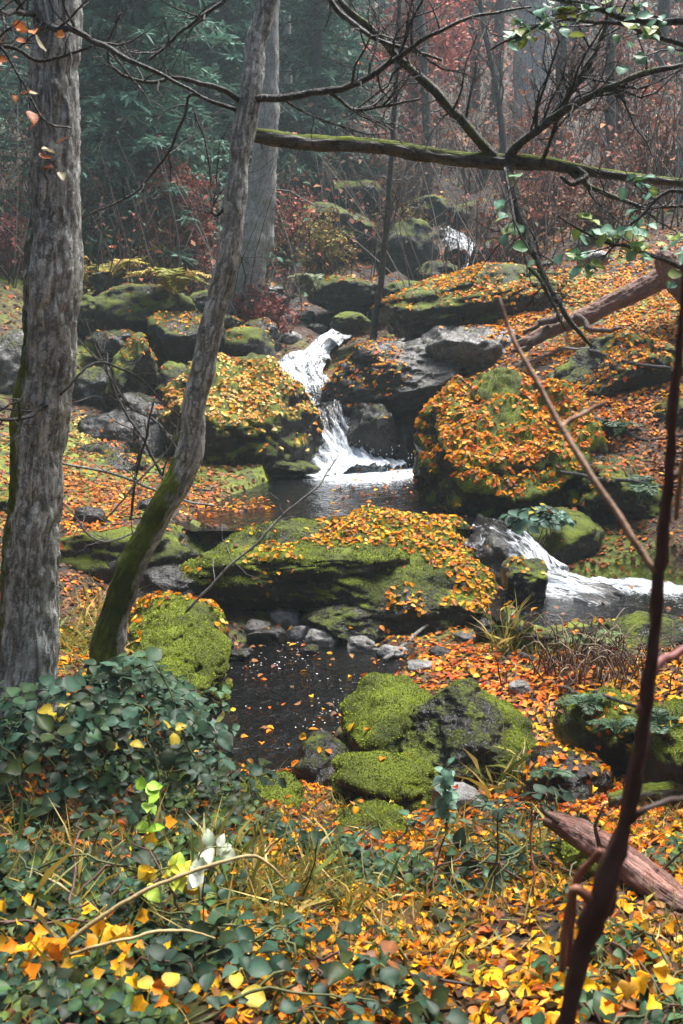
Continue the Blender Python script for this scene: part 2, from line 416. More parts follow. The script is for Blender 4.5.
def falls_mat():
    m, nt = material('falling_water'); g = NT(nt)
    a = g.n('ShaderNodeAttribute', attribute_name='flow').outputs['Vector']
    mp = g.n('ShaderNodeMapping'); mp.inputs['Scale'].default_value = (7, 1.4, 1); g.l(a, mp.inputs['Vector'])
    n1 = g.noise(1.6, 7, .7, mp.outputs[0], .9); n2 = g.noise(6, 5, .7, mp.outputs[0], .5)
    fo = g.attr('foam')
    s = g.math('ADD', fo, g.math('ADD', g.math('MULTIPLY', g.math('SUBTRACT', n1, .5), 2.2), g.math('MULTIPLY', g.math('SUBTRACT', n2, .5), 1.3)))
    ff = g.ramp(s, [(.34, 0), (.70, 1)])
    w = g.pbsdf((.015, .014, .012), .06, g.bump(n1, .7, .05), .5); w.inputs['IOR'].default_value = 1.33
    f = g.pbsdf(g.ramp(n2, [(.3, (.30, .35, .40)), (.58, (.74, .78, .81))]), .5, g.bump(g.math('ADD', n1, n2), .8, .04), .4)
    mx = g.n('ShaderNodeMixShader'); g.l(ff, mx.inputs[0]); g.l(w.outputs[0], mx.inputs[1]); g.l(f.outputs[0], mx.inputs[2])
    g.out(mx.outputs[0]); return m
M_FALLS = falls_mat()

# ------------------------------------------------------------------ terrain
CTRL = np.array([
 (0,0,0),(0,-6,.3),(-4,-6,.6),(4,-6,.3),(-5,0,.4),(5,0,.1),(0,2.1,-.02),(-1,2.1,.06),(1,2.1,-.05),(0,3,-.24),(-1,3,-.1),(1,3,-.2),
 (0,4,-.50),(1,4,-.50),(-1,4,-.25),(0,5.1,-.80),(-.8,5.0,-.66),(.8,5,-.76),(1.6,5.2,-.64),(2.5,5.5,-.52),(1.0,6.2,-.80),(1.8,6.3,-.64),(3,6.3,-.5),
 (-1.6,4.5,-.2),(-1.2,5.2,-.4),(-1.3,6,-.5),(-1.2,7,-.65),(-2,6,-.38),(-3,5,.1),(-3,8,-.3),(-2,8,-.6),(-1.3,8.3,-.72),(-2,9.5,-.07),(-3,9.5,0),(-1.45,9.5,-.1),
 (-.5,8.3,-.82),(.3,7.8,-.82),(.55,7.1,-.78),(-1,8.3,-.7),(1.0,7.0,-.78),(1.5,6.9,-.68),(.9,7.8,-.82),(.2,8.4,-.85),(1.0,8.3,-.8),
 (-3,10,.02),(-2,10,-.06),(-1.5,11,-.08),(-2.5,12,.1),(-1.2,12,0),(-1.3,13.6,.2),(-1,15,.8),(-2.5,14,.3),(-3,16,1.15),(-5,14,1.0),(-5,10,.5),
 (-6,18,2.6),(-4,18,1.9),(-2,18,1.5),(-1,18,1.5),(-.3,16.5,1.1),(-.2,18,1.4),(.5,20,2.1),(1.5,22,2.9),(2.6,24,3.5),
 (1.5,10.8,0),(1.5,12,.6),(2.6,10,.1),(3.5,10,.3),(3,12,1.1),(4,13,1.6),(1,14.3,.85),(2,15,1.8),(2.2,16.5,2.25),(4,15,2.3),(5,16,2.9),(6,14,2.4),(7,10,1.2),(5,8,.2),(4,7,-.3),
 (2.2,9.4,-.3),(3,9.5,-.05),(1,24,3.3),(4,24,4.2),(-3,24,3.5),(7,24,5.2),(-9,24,4.6),(0,30,5.6),(8,32,8.5),(-8,32,7),(0,45,11.8),(15,45,14),(-15,45,12.5),
 (0,65,22),(25,65,24),(-25,65,22),(0,95,36),(45,95,38),(-45,95,36),(-20,15,4.5),(20,12,5),(-20,0,2.2),(20,0,2),(-60,-8,8),(60,-8,8),(-60,40,20),(60,40,22),(0,120,44),(70,120,48),(-70,120,46)], float)
def _tps(r2): return np.where(r2 > 0, r2 * np.log(r2 + 1e-12), 0.0) * .5
_n = len(CTRL)
_K = _tps(((CTRL[:, None, :2] - CTRL[None, :, :2]) ** 2).sum(-1)) + np.eye(_n) * .02
_P = np.c_[np.ones(_n), CTRL[:, :2]]
_W = np.linalg.solve(np.block([[_K, _P], [_P.T, np.zeros((3, 3))]]), np.r_[CTRL[:, 2], 0, 0, 0])

def poly_sd(x, y, poly):
    """signed distance to a polygon, positive inside"""
    P = np.array([(p[0], p[1]) for p in poly]); Q = np.roll(P, -1, 0)
    d2 = np.full(x.shape, 1e9); ins = np.zeros(x.shape, bool)
    for (ax, ay), (bx, by) in zip(P, Q):
        ex, ey = bx - ax, by - ay
        t = np.clip(((x - ax) * ex + (y - ay) * ey) / (ex * ex + ey * ey + 1e-12), 0, 1)
        d2 = np.minimum(d2, (x - ax - t * ex) ** 2 + (y - ay - t * ey) ** 2)
        with np.errstate(divide='ignore', invalid='ignore'):
            ins ^= ((ay > y) != (by > y)) & (x < (bx - ax) * (y - ay) / (by - ay + 1e-12) + ax)
    return np.where(ins, 1, -1) * np.sqrt(d2)

ZA, ZB, ZC = -.90, -.55, -.15
POOL_A = [on_level(*p, ZA) for p in [(196,752),(214,705),(222,668),(234,640),(300,630),(372,640),(420,655),(400,690),(352,735),(312,775),(270,795),(215,788)]]
POOL_B = [on_level(*p, ZB) for p in [(525,590),(548,577),(620,578),(720,584),(860,592),(860,632),(683,624),(600,622),(545,628),(515,612)]]
POOL_C = [on_level(*p, ZC) for p in [(205,526),(186,514),(222,497),(262,482),(302,467),(365,466),(418,470),(428,500),(455,516),(480,521),(486,526),(470,525),(430,521),(330,523),(262,527)]]
# running strips: (x, y, z of the water, half width)
def strip(pts): return [(p.x, p.y, p.z, w) for p, w in pts]
RUN = strip([(at(446,228,26.8),.22),(at(460,241,25.4),.42),(at(466,251,24.7),.34),(at(458,266,23.8),.3),(at(400,292,21),.2),(at(350,322,19),.18),(at(318,344,17.6),.25),(at(300,359,16.6),.52),(at(303,382,15.3),.40),(at(322,399,14.4),.34),(at(331,407,13.9),.3)])
DROP = strip([(at(330,406,13.9),.30),(at(332,415,13.72),.34),(at(337,436,13.5),.46),(at(350,458,13.25),.72),(at(364,473,12.95),.92)])
SIDE = strip([(at(484,526,9.25),.34),(at(500,532,9.0),.30),(at(518,541,8.72),.24),(at(534,557,8.5),.22),(at(546,576,8.32),.32),(at(572,590,8.2),.42),(at(600,598,8.1),.42),(at(622,606,8.05),.35)])

def strip_d(x, y, S):
    best = np.full(x.shape, 1e9); z = np.zeros(x.shape); w = np.ones(x.shape)
    for a, b in zip(S[:-1], S[1:]):
        ex, ey = b[0] - a[0], b[1] - a[1]
        t = np.clip(((x - a[0]) * ex + (y - a[1]) * ey) / (ex * ex + ey * ey + 1e-12), 0, 1)
        d = np.hypot(x - a[0] - t * ex, y - a[1] - t * ey)
        m = d < best
        best = np.where(m, d, best); z = np.where(m, a[2] + t * (b[2] - a[2]), z); w = np.where(m, a[3] + t * (b[3] - a[3]), w)
    return best, z, w

def terrain(x, y):
    x = np.asarray(x, float); y = np.asarray(y, float)
    z = np.zeros(x.shape)
    for i in range(0, len(x), 20000):
        X, Y = x[i:i+20000], y[i:i+20000]
        r2 = (X[:, None] - CTRL[None, :, 0]) ** 2 + (Y[:, None] - CTRL[None, :, 1]) ** 2
        z[i:i+20000] = _tps(r2) @ _W[:_n] + _W[_n] + _W[_n+1] * X + _W[_n+2] * Y
    amp = .05 + .5 * sstep(9, 40, y)
    z = z + fbm(xyz(x * .9, y * .9), 5, 3) * amp * 1.4 + fbm(xyz(x * 4, y * 4), 4, 9) * (.035 + .05 * sstep(8, 25, y))
    for poly, lv in ((POOL_A, ZA), (POOL_B, ZB), (POOL_C, ZC)):
        m = (y > 3) & (y < 16)
        d = np.full(x.shape, -9.0); d[m] = poly_sd(x[m], y[m], poly)
        d = d + fbm(xyz(x * 2.2, y * 2.2), 3, 21) * .10
        rim = lv + .03 - np.clip(-d - .06, 0, 1) * 1.2
        z = np.where((d < 0) & (d > -.9), np.maximum(z, rim), z)
    for poly, lv in ((POOL_A, ZA), (POOL_B, ZB), (POOL_C, ZC)):
        m = (y > 3) & (y < 16)
        d = np.full(x.shape, -9.0); d[m] = poly_sd(x[m], y[m], poly)
        d = d + fbm(xyz(x * 2.2, y * 2.2), 3, 21) * .10
        z = np.where(d > 0, np.minimum(z, lv + .02 - .30 * sstep(0, .35, d)), z)
    for S in (RUN, DROP, SIDE):
        d, zs, w = strip_d(x, y, S)
        k = 1 - sstep(w * .9, w + .45, d)
        bed = zs - .16
        z = np.where(k > 0, z * (1 - k) + np.minimum(z, bed) * k, z)
    return z
def th(x, y): return float(terrain(np.array([x]), np.array([y]))[0])

ys = np.concatenate([np.linspace(-8, .6, 12), np.geomspace(.8, 118, 430)])
us = np.linspace(-1, 1, 261); us = np.sign(us) * np.abs(us) ** 1.35
hw = 6 + .95 * np.maximum(ys, 0) * .55 + np.where(ys > 20, (ys - 20) * .25, 0)
GX = us[None, :] * hw[:, None]; GY = np.repeat(ys[:, None], len(us), 1)
gz = terrain(GX.ravel(), GY.ravel())
GV = np.stack([GX.ravel(), GY.ravel(), gz], 1)
nr, nc = GX.shape
i, j = np.meshgrid(np.arange(nr-1), np.arange(nc-1), indexing='ij')
GQ = np.stack([i*nc + j, i*nc + j + 1, (i+1)*nc + j + 1, (i+1)*nc + j], -1).reshape(-1, 4)
gm = .34 + .45 * fbm(xyz(GV[:, 0] * .5, GV[:, 1] * .5), 3, 5)
gm = (gm - .30 * (1 - sstep(4.5, 6.5, GV[:, 1]))) * (1 - .6 * sstep(14, 26, GV[:, 1]))
OWN = []            # surfaces that catch leaves: (V, faces, leaf density, palette, kind)
tag(build('ground', GV, GQ, None, M_GROUND, attrs={'moss': gm}), kind='structure')
OWN.append((GV, GQ, None, 'ground'))

# ------------------------------------------------------------------ water
def pool(name, poly, lv, mat, foamf, amp):
    P = np.array([(p[0], p[1]) for p in poly]); lo, hi = P.min(0) - .5, P.max(0) + .5
    st = .045
    X, Y = np.meshgrid(np.arange(lo[0], hi[0], st), np.arange(lo[1], hi[1], st), indexing='ij')
    x, y = X.ravel(), Y.ravel(); d = poly_sd(x, y, poly)
    fo = foamf(x, y)
    z = lv + (fbm(xyz(x * 5, y * 3.2), 4, 44) * amp * (1 + 3.0 * np.clip(fo, 0, 1))) 
    n0, n1 = X.shape; a, b = np.meshgrid(np.arange(n0-1), np.arange(n1-1), indexing='ij')
    Q = np.stack([a*n1 + b, (a+1)*n1 + b, (a+1)*n1 + b + 1, a*n1 + b + 1], -1).reshape(-1, 4)
    Q = Q[(d[Q] > -.2).any(1)]
    used = np.unique(Q); rm = np.full(len(x), -1); rm[used] = np.arange(len(used)); Q = rm[Q]
    V = np.stack([x, y, z], 1)[used]
    tag(build(name, V, Q, None, mat, attrs={'foam': fo[used]}), kind='structure')
    OWN.append((V, Q, None, 'water'))
def gauss(x, y, c, rx, ry=None):
    ry = ry or rx; return np.exp(-((x - c[0]) / rx) ** 2 - ((y - c[1]) / ry) ** 2)
b0 = on_level(360, 468, ZC); b1 = on_level(560, 585, ZB)
pool('lower_pool', POOL_A, ZA, M_POOL, lambda x, y: .10 + .10 * sstep(6.6, 8, y), .004)
pool('side_pool', POOL_B, ZB, M_STREAM, lambda x, y: .06 + .60 * gauss(x, y, (b1.x + .45, b1.y + .0), .9, .34) + .28 * sstep(2.0, 3.2, x), .010)
pool('upper_pool', POOL_C, ZC, M_STREAM, lambda x, y: .02 + 1.15 * gauss(x, y, (b0.x, b0.y - .1), .95, .8) + .42 * gauss(x, y, (b0.x + .05, b0.y - 1.2), .95, 1.3) + .25 * gauss(x, y, (1.5, 8.8), .4, .3), .008)

def fall(name, S, rows, foam, rough, strands, seed, arch=.0):
    rng = np.random.default_rng(seed)
    P, w = catmull([s[:3] for s in S], [s[3] for s in S], rows)
    t = np.linspace(0, 1, rows); nc = 64; u = np.linspace(-1, 1, nc)
    T = np.gradient(P, axis=0); side = np.stack([T[:, 1], -T[:, 0], 0 * T[:, 0]], 1); side /= np.linalg.norm(side, axis=1)[:, None] + 1e-9
    nrm = np.cross(side, T); nrm /= np.linalg.norm(nrm, axis=1)[:, None]
    nrm *= np.sign(nrm[:, 2] + .001)[:, None]
    run = np.r_[0, np.cumsum(np.linalg.norm(np.diff(P, axis=0), axis=1))]
    uu = np.tile(u, rows); rr = np.repeat(np.arange(rows), nc)
    fl = np.stack([uu * w[rr], run[rr], 0 * uu], 1)
    edge = 1 + .25 * vnoise(np.stack([np.sign(uu) * 3, run[rr] * 3.0, 0 * uu], 1), seed)
    d = (fbm(fl * np.array([5, 1.4, 1]), 4, seed) + .5 * fbm(fl * np.array([16, 3.0, 1]), 3, seed + 9)) * rough + (1 - uu ** 2) * arch - (uu ** 4) * .12
    V = P[rr] + side[rr] * (uu * w[rr] * edge)[:, None] + nrm[rr] * d[:, None]
    a, b = np.meshgrid(np.arange(rows-1), np.arange(nc-1), indexing='ij')
    Q = np.stack([a*nc + b, a*nc + b + 1, (a+1)*nc + b + 1, (a+1)*nc + b], -1).reshape(-1, 4)
    f = np.interp(t, np.linspace(0, 1, len(foam)), foam)[rr]
    Vs, Qs, Fs, As = [V], [Q], [f], [fl]; n = len(V)
    for _ in range(strands):                    # loose ropes of water thrown clear of the sheet
        k0 = int(rng.uniform(0, rows * .75)); L = int(rng.uniform(.12, .3) * rows) + 4; k1 = min(rows - 1, k0 + L); u0 = rng.uniform(-1.05, 1.05); du = rng.normal(0, .25)
        if k1 - k0 < 4: continue
        ks = np.linspace(k0, k1, 9).astype(int); q = np.linspace(0, 1, 9)
        C = P[ks] + side[ks] * ((u0 + du * q) * w[ks])[:, None] + nrm[ks] * (np.sin(q * math.pi) * rng.uniform(.01, rough * 2.2) + .01)[:, None]
        rad = np.sin(q * math.pi) ** .7 * rng.uniform(.002, .009) + .001
        v, qd, tr, _d = tube_arrays(C, rad, 5, None, False)
        Vs.append(v); Qs.append(qd + n); Fs.append(np.full(len(v), 1.0)); As.append(np.zeros((len(v), 3))); n += len(v)
    tag(build(name, np.concatenate(Vs), np.concatenate(Qs), None, M_FALLS, attrs={'foam': np.concatenate(Fs), 'flow': np.concatenate(As)}), kind='structure')
fall('stream', RUN, 260, [.30,.52,.48,.42,.12,.0,.05,.42,.62,.58,.48,.2], .10, 0, 3, .03)
fall('waterfall', DROP, 150, [.15,.3,.60,.78,.86,.95], .16, 0, 4, .08)
fall('cascade', SIDE, 110, [.12,.26,.48,.62,.60,.40,.15], .09, 0, 5, .05)

# splash of white water at the foot of the falls
def splash(name, c, rx, ry, n, hgt, seed):
    rng = np.random.default_rng(seed); mb = MB()
    bm = bmesh.new(); bmesh.ops.create_icosphere(bm, subdivisions=2, radius=1)
    v0 = np.array([v.co[:] for v in bm.verts]); f0 = np.array([[v.index for v in f.verts] for f in bm.faces]); bm.free()
    for _ in range(n):
        a = rng.uniform(0, 2*math.pi); q = math.sqrt(rng.uniform(0, 1))
        r = rng.uniform(.018, .07) * (1.2 - q * .7); z = rng.uniform(-.01, hgt) * (1 - q) ** 1.3
        v = v0 * (1 + .5 * vnoise(v0 * 2.2 + rng.uniform(0, 50, 3), 3))[:, None] * np.array([r * 1.5, r * 1.1, r * rng.uniform(.5, 1.1)])
        mb.add(v + np.array([c[0] + math.cos(a) * q * rx, c[1] + math.sin(a) * q * ry, c[2] + z]), None, f0)
    V = np.concatenate(mb.V)
    tag(build(name, V, None, np.concatenate(mb.T), M_FALLS, attrs={'foam': np.full(len(V), .95), 'flow': V}), kind='structure')
def spray(name, S, n, seed):
    rng = np.random.default_rng(seed); mb = MB(); v0, f0 = ico_small()
    P, w = catmull([q[:3] for q in S], [q[3] for q in S], 60)
    for _ in range(n):
        k = int(rng.uniform(14, 60)); r = rng.uniform(.003, .007); u = rng.normal(0, .6)
        mb.add(v0 * np.array([r, r, r * rng.uniform(1, 2.5)]) + P[k] + np.array([u * w[k], -rng.uniform(.0, .16), rng.uniform(-.03, .12)]), None, f0)
    V = np.concatenate(mb.V)
    tag(build(name, V, None, np.concatenate(mb.T), M_FALLS, attrs={'foam': np.full(len(V), 1.0), 'flow': V}), kind='structure')
def ico_small():
    bm = bmesh.new(); bmesh.ops.create_icosphere(bm, subdivisions=1, radius=1)
    r = np.array([v.co[:] for v in bm.verts]), np.array([[v.index for v in f.verts] for f in bm.faces]); bm.free(); return r
spray('waterfall_spray', DROP, 420, 12)
splash('falls_foam', (b0.x - .02, b0.y + .05, ZC), .62, .35, 260, .32, 8)
splash('cascade_foam', (b1.x + .15, b1.y - .05, ZB), .55, .22, 120, .08, 9)

# ------------------------------------------------------------------ boulders
_ico = {}
def ico(k):
    if k not in _ico:
        bm = bmesh.new(); bmesh.ops.create_icosphere(bm, subdivisions=k, radius=1)
        _ico[k] = (np.array([v.co[:] for v in bm.verts]), np.array([[v.index for v in f.verts] for f in bm.faces])); bm.free()
    return _ico[k]
def vnormals(V, T):
    n = np.cross(V[T[:, 1]] - V[T[:, 0]], V[T[:, 2]] - V[T[:, 0]])
    N = np.zeros_like(V)
    for k in range(3):
        for c in range(3): N[:, c] += np.bincount(T[:, k], n[:, c], len(V))
    return N / (np.linalg.norm(N, axis=1)[:, None] + 1e-12)
def rock_shape(seed, k=5, cuts=9, rough=.16, cutd=(.62, .9), face=(), box=.82):
    rng = np.random.default_rng(seed); V, T = ico(k); V = V.copy()
    V *= (1 + fbm(V * 1.1 + seed * 3.1, 3, seed) * .28)[:, None]
    for _ in range(cuts):
        n = rng.normal(0, 1, 3); n /= np.linalg.norm(n); d = rng.uniform(*cutd)
        s = V @ n - d; V = V - np.where(s > 0, s * .88, 0)[:, None] * n
    V = np.sign(V) * np.abs(V) ** box
    for nx, ny, nz, d in face:
        n = np.array([nx, ny, nz]); n /= np.linalg.norm(n); s = V @ n - d; V = V - np.where(s > 0, s * .9, 0)[:, None] * n
    N = vnormals(V, T)
    V = V + N * (fbm(V * 2.6 + seed, 5, seed + 5, .55) * rough)[:, None]
    ridge = 1 - np.abs(fbm(V * 3.2 + 9 + seed, 3, seed + 8)); V = V - N * (np.clip(ridge - .86, 0, 1) * .6 * rough * 2)[:, None]
    V -= (V.max(0) + V.min(0)) / 2; V /= (V.max(0) - V.min(0)) / 2
    return V, T
def boulder(label, box, Y, dy, seed, moss=.3, leaf=.3, pal='yellow', mat=None, k=5, name='boulder', yaw=0, slope=0.0, group=None, cuts=9, tilt=0.0, cat='boulder', cutd=(.62, .9), face=(), box_p=.88):
    x0, y0, x1, y1 = box
    c = at((x0 + x1) / 2, (y0 + y1) / 2, Y)
    rx, rz = (x1 - x0) / 2 / F * Y, (y1 - y0) / 2 / F * Y
    V, T = rock_shape(seed, k, cuts, cutd=cutd, face=face, box=box_p)
    V = V * np.array([rx, dy, rz])
    V[:, 2] += V[:, 0] * slope + V[:, 1] * tilt
    ca, sa = math.cos(yaw), math.sin(yaw)
    V = np.stack([V[:, 0] * ca - V[:, 1] * sa, V[:, 0] * sa + V[:, 1] * ca, V[:, 2]], 1)
    N = vnormals(V, T); W = V + np.array(c)
    up = sstep(-.15, .75, N[:, 2]); nz = fbm(W * 1.6 + seed, 4, seed + 2)
    mo = np.clip(moss * (.04 + 1.12 * up) + nz * .45 * min(1, moss * 2.2) , 0, 1.2)
    V = V + N * (np.clip(mo - .35, 0, 1) * .03 * (1 + fbm(W * 14, 3, 5)))[:, None] * min(1.0, (rx + rz))
    o = build(name, V, None, T, mat or M_ROCK, attrs={'moss': mo}); o.location = c
    tag(o, label, cat, group)
    OWN.append((V + np.array(c), T, (leaf, pal), 'rock'))
    if moss > .52 and Y < 11.5: MOSSY.append((o, V + np.array(c), T, mo))
    return o

MOSSY = []
B = boulder
# the long rock in the middle of the stream
B('long flat mossy slab with a dark overhanging face beside the upper pool', (172,526,416,620), 8.75, .60, 21, .62, .55, 'yellow', slope=.02, k=6, tilt=.05, face=((.0,-.25,1,.50),(0,-1,.15,.70)))
B('broad humped rock heaped with orange leaves in midstream', (296,524,550,648), 8.85, .95, 22, .62, 1.05, 'yellow', slope=-.14, k=6, tilt=.12, cutd=(.7, .95), face=((.22,-.55,1,.46),(.3,-1,.1,.78)), box_p=.98)
B('low dark rock tucked under the leaf-heaped midstream rock', (298,600,413,648), 8.15, .38, 23, .45, .25, 'yellow', slope=-.03)
B('small blocky wet rock beside the short cascade', (500,556,548,608), 8.1, .26, 24, .5, .45, 'yellow', k=5, face=((.2,-.4,1,.5),(.1,-1,.1,.6),(1,-.2,0,.7)))
B('wet sill rock under the lip of the short cascade', (462,529,548,612), 8.85, .42, 26, .25, .05, 'yellow', k=5, slope=-.1)
B('dark stone under the end of the long slab', (186,556,262,612), 8.75, .4, 25, .5, .1, 'rust', k=4)
B('black recessed rock at the streamside behind the leaning trunk', (120,555,215,625), 8.6, .5, 26, .2, .05, 'rust', k=5)
# pyramid group below
B('steep ridged mossy boulder at the right edge of the lower pool', (386,682,542,790), 5.3, .45, 31, .54, .06, 'orange', k=6, cuts=9, cutd=(.55, .85), face=((-.6,-.75,.75,.36),(.75,-.45,.8,.42),(.1,-1,.2,.6)))
B('rounded olive-green mossy rock leaning on the ridged boulder', (338,684,436,775), 5.6, .42, 32, .95, .04, 'orange', k=5)
B('dark wet rock standing in the edge of the lower pool', (290,733,352,795), 5.2, .25, 33, .35, .06, 'orange', k=5)
B('low moss-topped slab in front of the ridged boulder', (328,756,446,812), 4.75, .24, 34, 1.0, .04, 'yellow', k=5, slope=-.16)
B('flat bright green mossy stone half buried in leaves', (325,803,412,858), 4.05, .2, 35, 1.15, .1, 'yellow', k=5, slope=-.12)
B('mossy hummock stone at the near edge of the lower pool', (212,784,312,846), 4.45, .28, 36, 1.1, .12, 'yellow', k=5)
# left of lower pool
B('bright yellow-green moss-covered boulder beside the bramble', (138,622,230,730), 5.75, .42, 41, 1.05, .05, 'orange', k=6, slope=-.25, cutd=(.7, .95), face=((.5,-.6,.8,.5),(.8,-.6,0,.62)))
B('leaf-strewn rock behind the bright moss-covered boulder', (122,598,230,668), 6.7, .4, 42, .55, .6, 'orange', k=5, slope=-.05)
B('pale grey stone at the foot of the bright moss-covered boulder', (166,714,226,764), 5.3, .16, 43, .12, .05, 'yellow', M_STONE, k=4)
# right bank
B('huge domed boulder with green moss and a blanket of orange leaves', (414,376,604,560), 10.7, 1.15, 51, .95, 1.15, 'orange', k=6, slope=.02, tilt=.14, cutd=(.74, .96), face=((-.12,-.62,1,.50),(-1,-.3,.1,.74)), box_p=1.0)
B('dark rock face with peeling mossy lumps under the leafy slope', (560,452,700,580), 10.0, .7, 52, .42, .45, 'rust', k=6)
B('rugged brown bank rock above the side pool', (500,508,600,588), 9.3, .5, 53, .4, .12, 'rust', k=5)
B('long low bank rock at the back of the side pool', (590,520,740,588), 9.4, .5, 54, .35, .2, 'rust', k=5)
B('broad leaf-covered ledge rock above the domed boulder', (520,335,700,470), 12.4, .9, 55, .55, .8, 'orange', k=6, slope=.14)
# upper centre
B('dark overhanging boulder to the right of the waterfall', (320,338,470,420), 14.3, .9, 61, .22, .45, 'orange', k=6, slope=.12, cutd=(.6, .85))
B('grey lichen-covered rock face beside the overhanging boulder', (400,322,532,420), 14.5, .9, 62, .2, .5, 'orange', M_ROCKG, k=6, slope=.10)
B('great leafy slab rising above the waterfall', (372,268,566,366), 16.0, 1.3, 63, .6, .75, 'orange', k=6, slope=.16, tilt=.1)
B('black rock splitting the waterfall with thin trickles over it', (339,402,400,462), 13.55, .35, 64, .25, .05, 'yellow', k=5)
B('black block wedged beside the waterfall under the overhanging boulder', (384,420,424,470), 13.7, .35, 65, .15, .05, 'yellow', k=4)
# left of falls
B('big boulder thick with pale yellow leaves left of the waterfall', (160,360,324,500), 13.0, 1.0, 71, .75, 1.0, 'pale', k=6, slope=-.06, tilt=.16, cutd=(.72, .95), face=((.14,-.55,1,.50),), box_p=1.0)
B('thin dark ledge stone at the foot of the pale-leaved boulder', (212,452,322,482), 12.6, .4, 72, .45, .25, 'pale', k=5)
B('upright mossy rock with a streak of orange leaves down it', (106,334,164,418), 14.2, .5, 73, .7, .35, 'orange', k=5)
B('black cavernous rock under the upright mossy rock', (72,408,176,482), 13.4, .6, 74, .2, .15, 'rust', k=5)
B('wide dark boulder with a pale split edge below the ferns', (84,284,196,346), 17.0, .8, 75, .5, .15, 'rust', k=5)
B('dark mossy rock capped with an orange leaf patch', (146,312,226,372), 16.0, .6, 76, .5, .4, 'orange', k=5)
B('shadowed boulder holding a yellow leaf cap below the bare thicket', (74,268,126,308), 18.6, .6, 77, .45, .6, 'orange', k=4)
B('low mossy rock behind the leaning trunk above the pale-leaved boulder', (214,328,276,370), 16.4, .5, 78, .6, .2, 'pale', k=4)
B('grey tumbled rock at the far left behind the big trunk', (-30,330,60,420), 14.5, .7, 79, .35, .3, 'rust', M_ROCKG, k=5)
# shadowed bank and slope rocks on the left
B('mossy dark bank rock under the left leaf flat', (52,524,214,606), 8.8, .5, 101, .5, .45, 'rust', k=5)
B('dark leaning rock deep between the two near trunks', (70,440,140,500), 12.4, .5, 102, .35, .15, 'rust', k=5)
B('squat black rock left of the pale-leaved boulder', (128,424,190,490), 12.8, .5, 103, .3, .15, 'pale', k=5)
B('wet black rock above the cavernous one', (66,366,122,420), 14.6, .5, 104, .3, .2, 'rust', k=5)
B('broad wet rock between the upright rock and the pale-leaved boulder', (146,362,196,420), 14.4, .5, 105, .45, .2, 'pale', k=5)
B('dark rock peeping out left of the big trunk', (-20,420,30,500), 13.0, .5, 106, .35, .2, 'rust', k=5)
B('small mossy rock on the slope above the wide split boulder', (186,290,226,322), 18.0, .5, 107, .5, .2, 'rust', k=4)
B('black rock below the wide split boulder', (84,330,150,366), 15.8, .5, 108, .3, .15, 'rust', k=4)
for box, Y, dy, sd, ms, lf, lb in (
 ((66,296,112,336),16.8,.5,111,.5,.2,'rounded mossy rock just right of the big trunk below the yellowed ferns'),
 ((120,392,166,432),13.6,.4,112,.35,.3,'low black rock at the foot of the upright mossy rock'),
 ((88,452,150,492),11.9,.35,113,.45,.3,'mossy rock at the back edge of the rust leaf flat'),
 ((150,466,214,500),11.6,.35,114,.4,.35,'dark leaf-edged rock between leaning trunk and leaf flat'),
 ((-30,486,40,540),9.6,.5,115,.5,.3,'dark mossy rock hidden behind the foot of the big trunk'),
 ((196,312,244,346),17.2,.5,116,.55,.2,'green mossy rock at the foot of the pale grey trunk'),
 ((240,318,282,346),17.0,.4,117,.4,.3,'brown flat rock on the shoal below the red brush'),
 ((232,284,290,316),20.5,.6,118,.5,.3,'rock ledge under the dark red brush'),
 ((30,262,84,300),20.0,.6,119,.5,.2,'dim mossy rock uphill behind the big trunk'),
 ((330,312,372,336),17.6,.4,120,.5,.4,'small leafy rock directly under the dark sapling'),
 ((520,262,572,300),17.5,.6,121,.45,.5,'leafy rock at the crest left of the white stone'),
 ((560,388,618,432),12.0,.5,122,.5,.45,'mossy outcrop on the leafy slope behind the domed boulder'),
 ((640,396,700,452),11.2,.5,123,.45,.5,'dark outcrop at the right edge of the leafy slope')):
    B(lb, box, Y, dy, sd, ms, lf, 'rust' if sd < 120 else 'orange', k=5)
for box, Y, dy, sd, lb in (((446,200,506,232),27.5,.8,131,'dark ledge rock above the far falls'), ((540,212,600,244),24.5,.8,132,'dark rock among brown bushes above the leafy crest rock'),
 ((604,206,660,240),25.0,.8,133,'mossy rock under the brush near the grey right-hand trunk'), ((330,182,392,216),28.5,.9,134,'mossy rock uphill of the conifer-side bank'), ((148,236,206,270),23.0,.7,135,'dark rock beneath the rounded rust-brown bush'),
 ((490,176,556,204),30.5,.9,136,'misty ledge rock high over the far falls'), ((404,196,446,226),26.5,.7,137,'wet black rock stepping beside the far falls'), ((566,166,640,196),32.0,1.0,138,'misty rock outcrop high on the right slope')):
    B(lb, box, Y, dy, sd, .5, .35, 'rust', k=4)
# upstream
B('flat rust-leaved rock upstream of the waterfall', (308,276,392,312), 20.0, .8, 81, .5, .7, 'rust', k=5)
B('low mossy rock with yellow leaves beside the rust-leaved rock', (376,282,440,324), 19.2, .7, 82, .55, .6, 'yellow', k=5)
B('dark hump of rock below the far falls', (414,262,474,300), 21.5, .6, 83, .35, .15, 'rust', k=4)
B('black cliff-like rock left of the far falls', (374,222,438,292), 23.5, .8, 84, .6, .3, 'rust', k=5)
B('mossy rock bank under the far conifers', (276,206,380,282), 25.0, 1.2, 85, .5, .3, 'rust', k=5)
B('dark wet rock dividing the far falls', (440,246,468,270), 24.0, .4, 86, .2, .1, 'rust', k=4)
B('round dark rock right of the far falls', (470,238,528,276), 23.0, .6, 87, .35, .25, 'rust', k=4)
B('smooth white stone on the leafy slope', (576,251,608,268), 14.0, .2, 88, .0, .0, 'rust', M_STONE, k=4, cuts=4, cat='stone', name='stone')
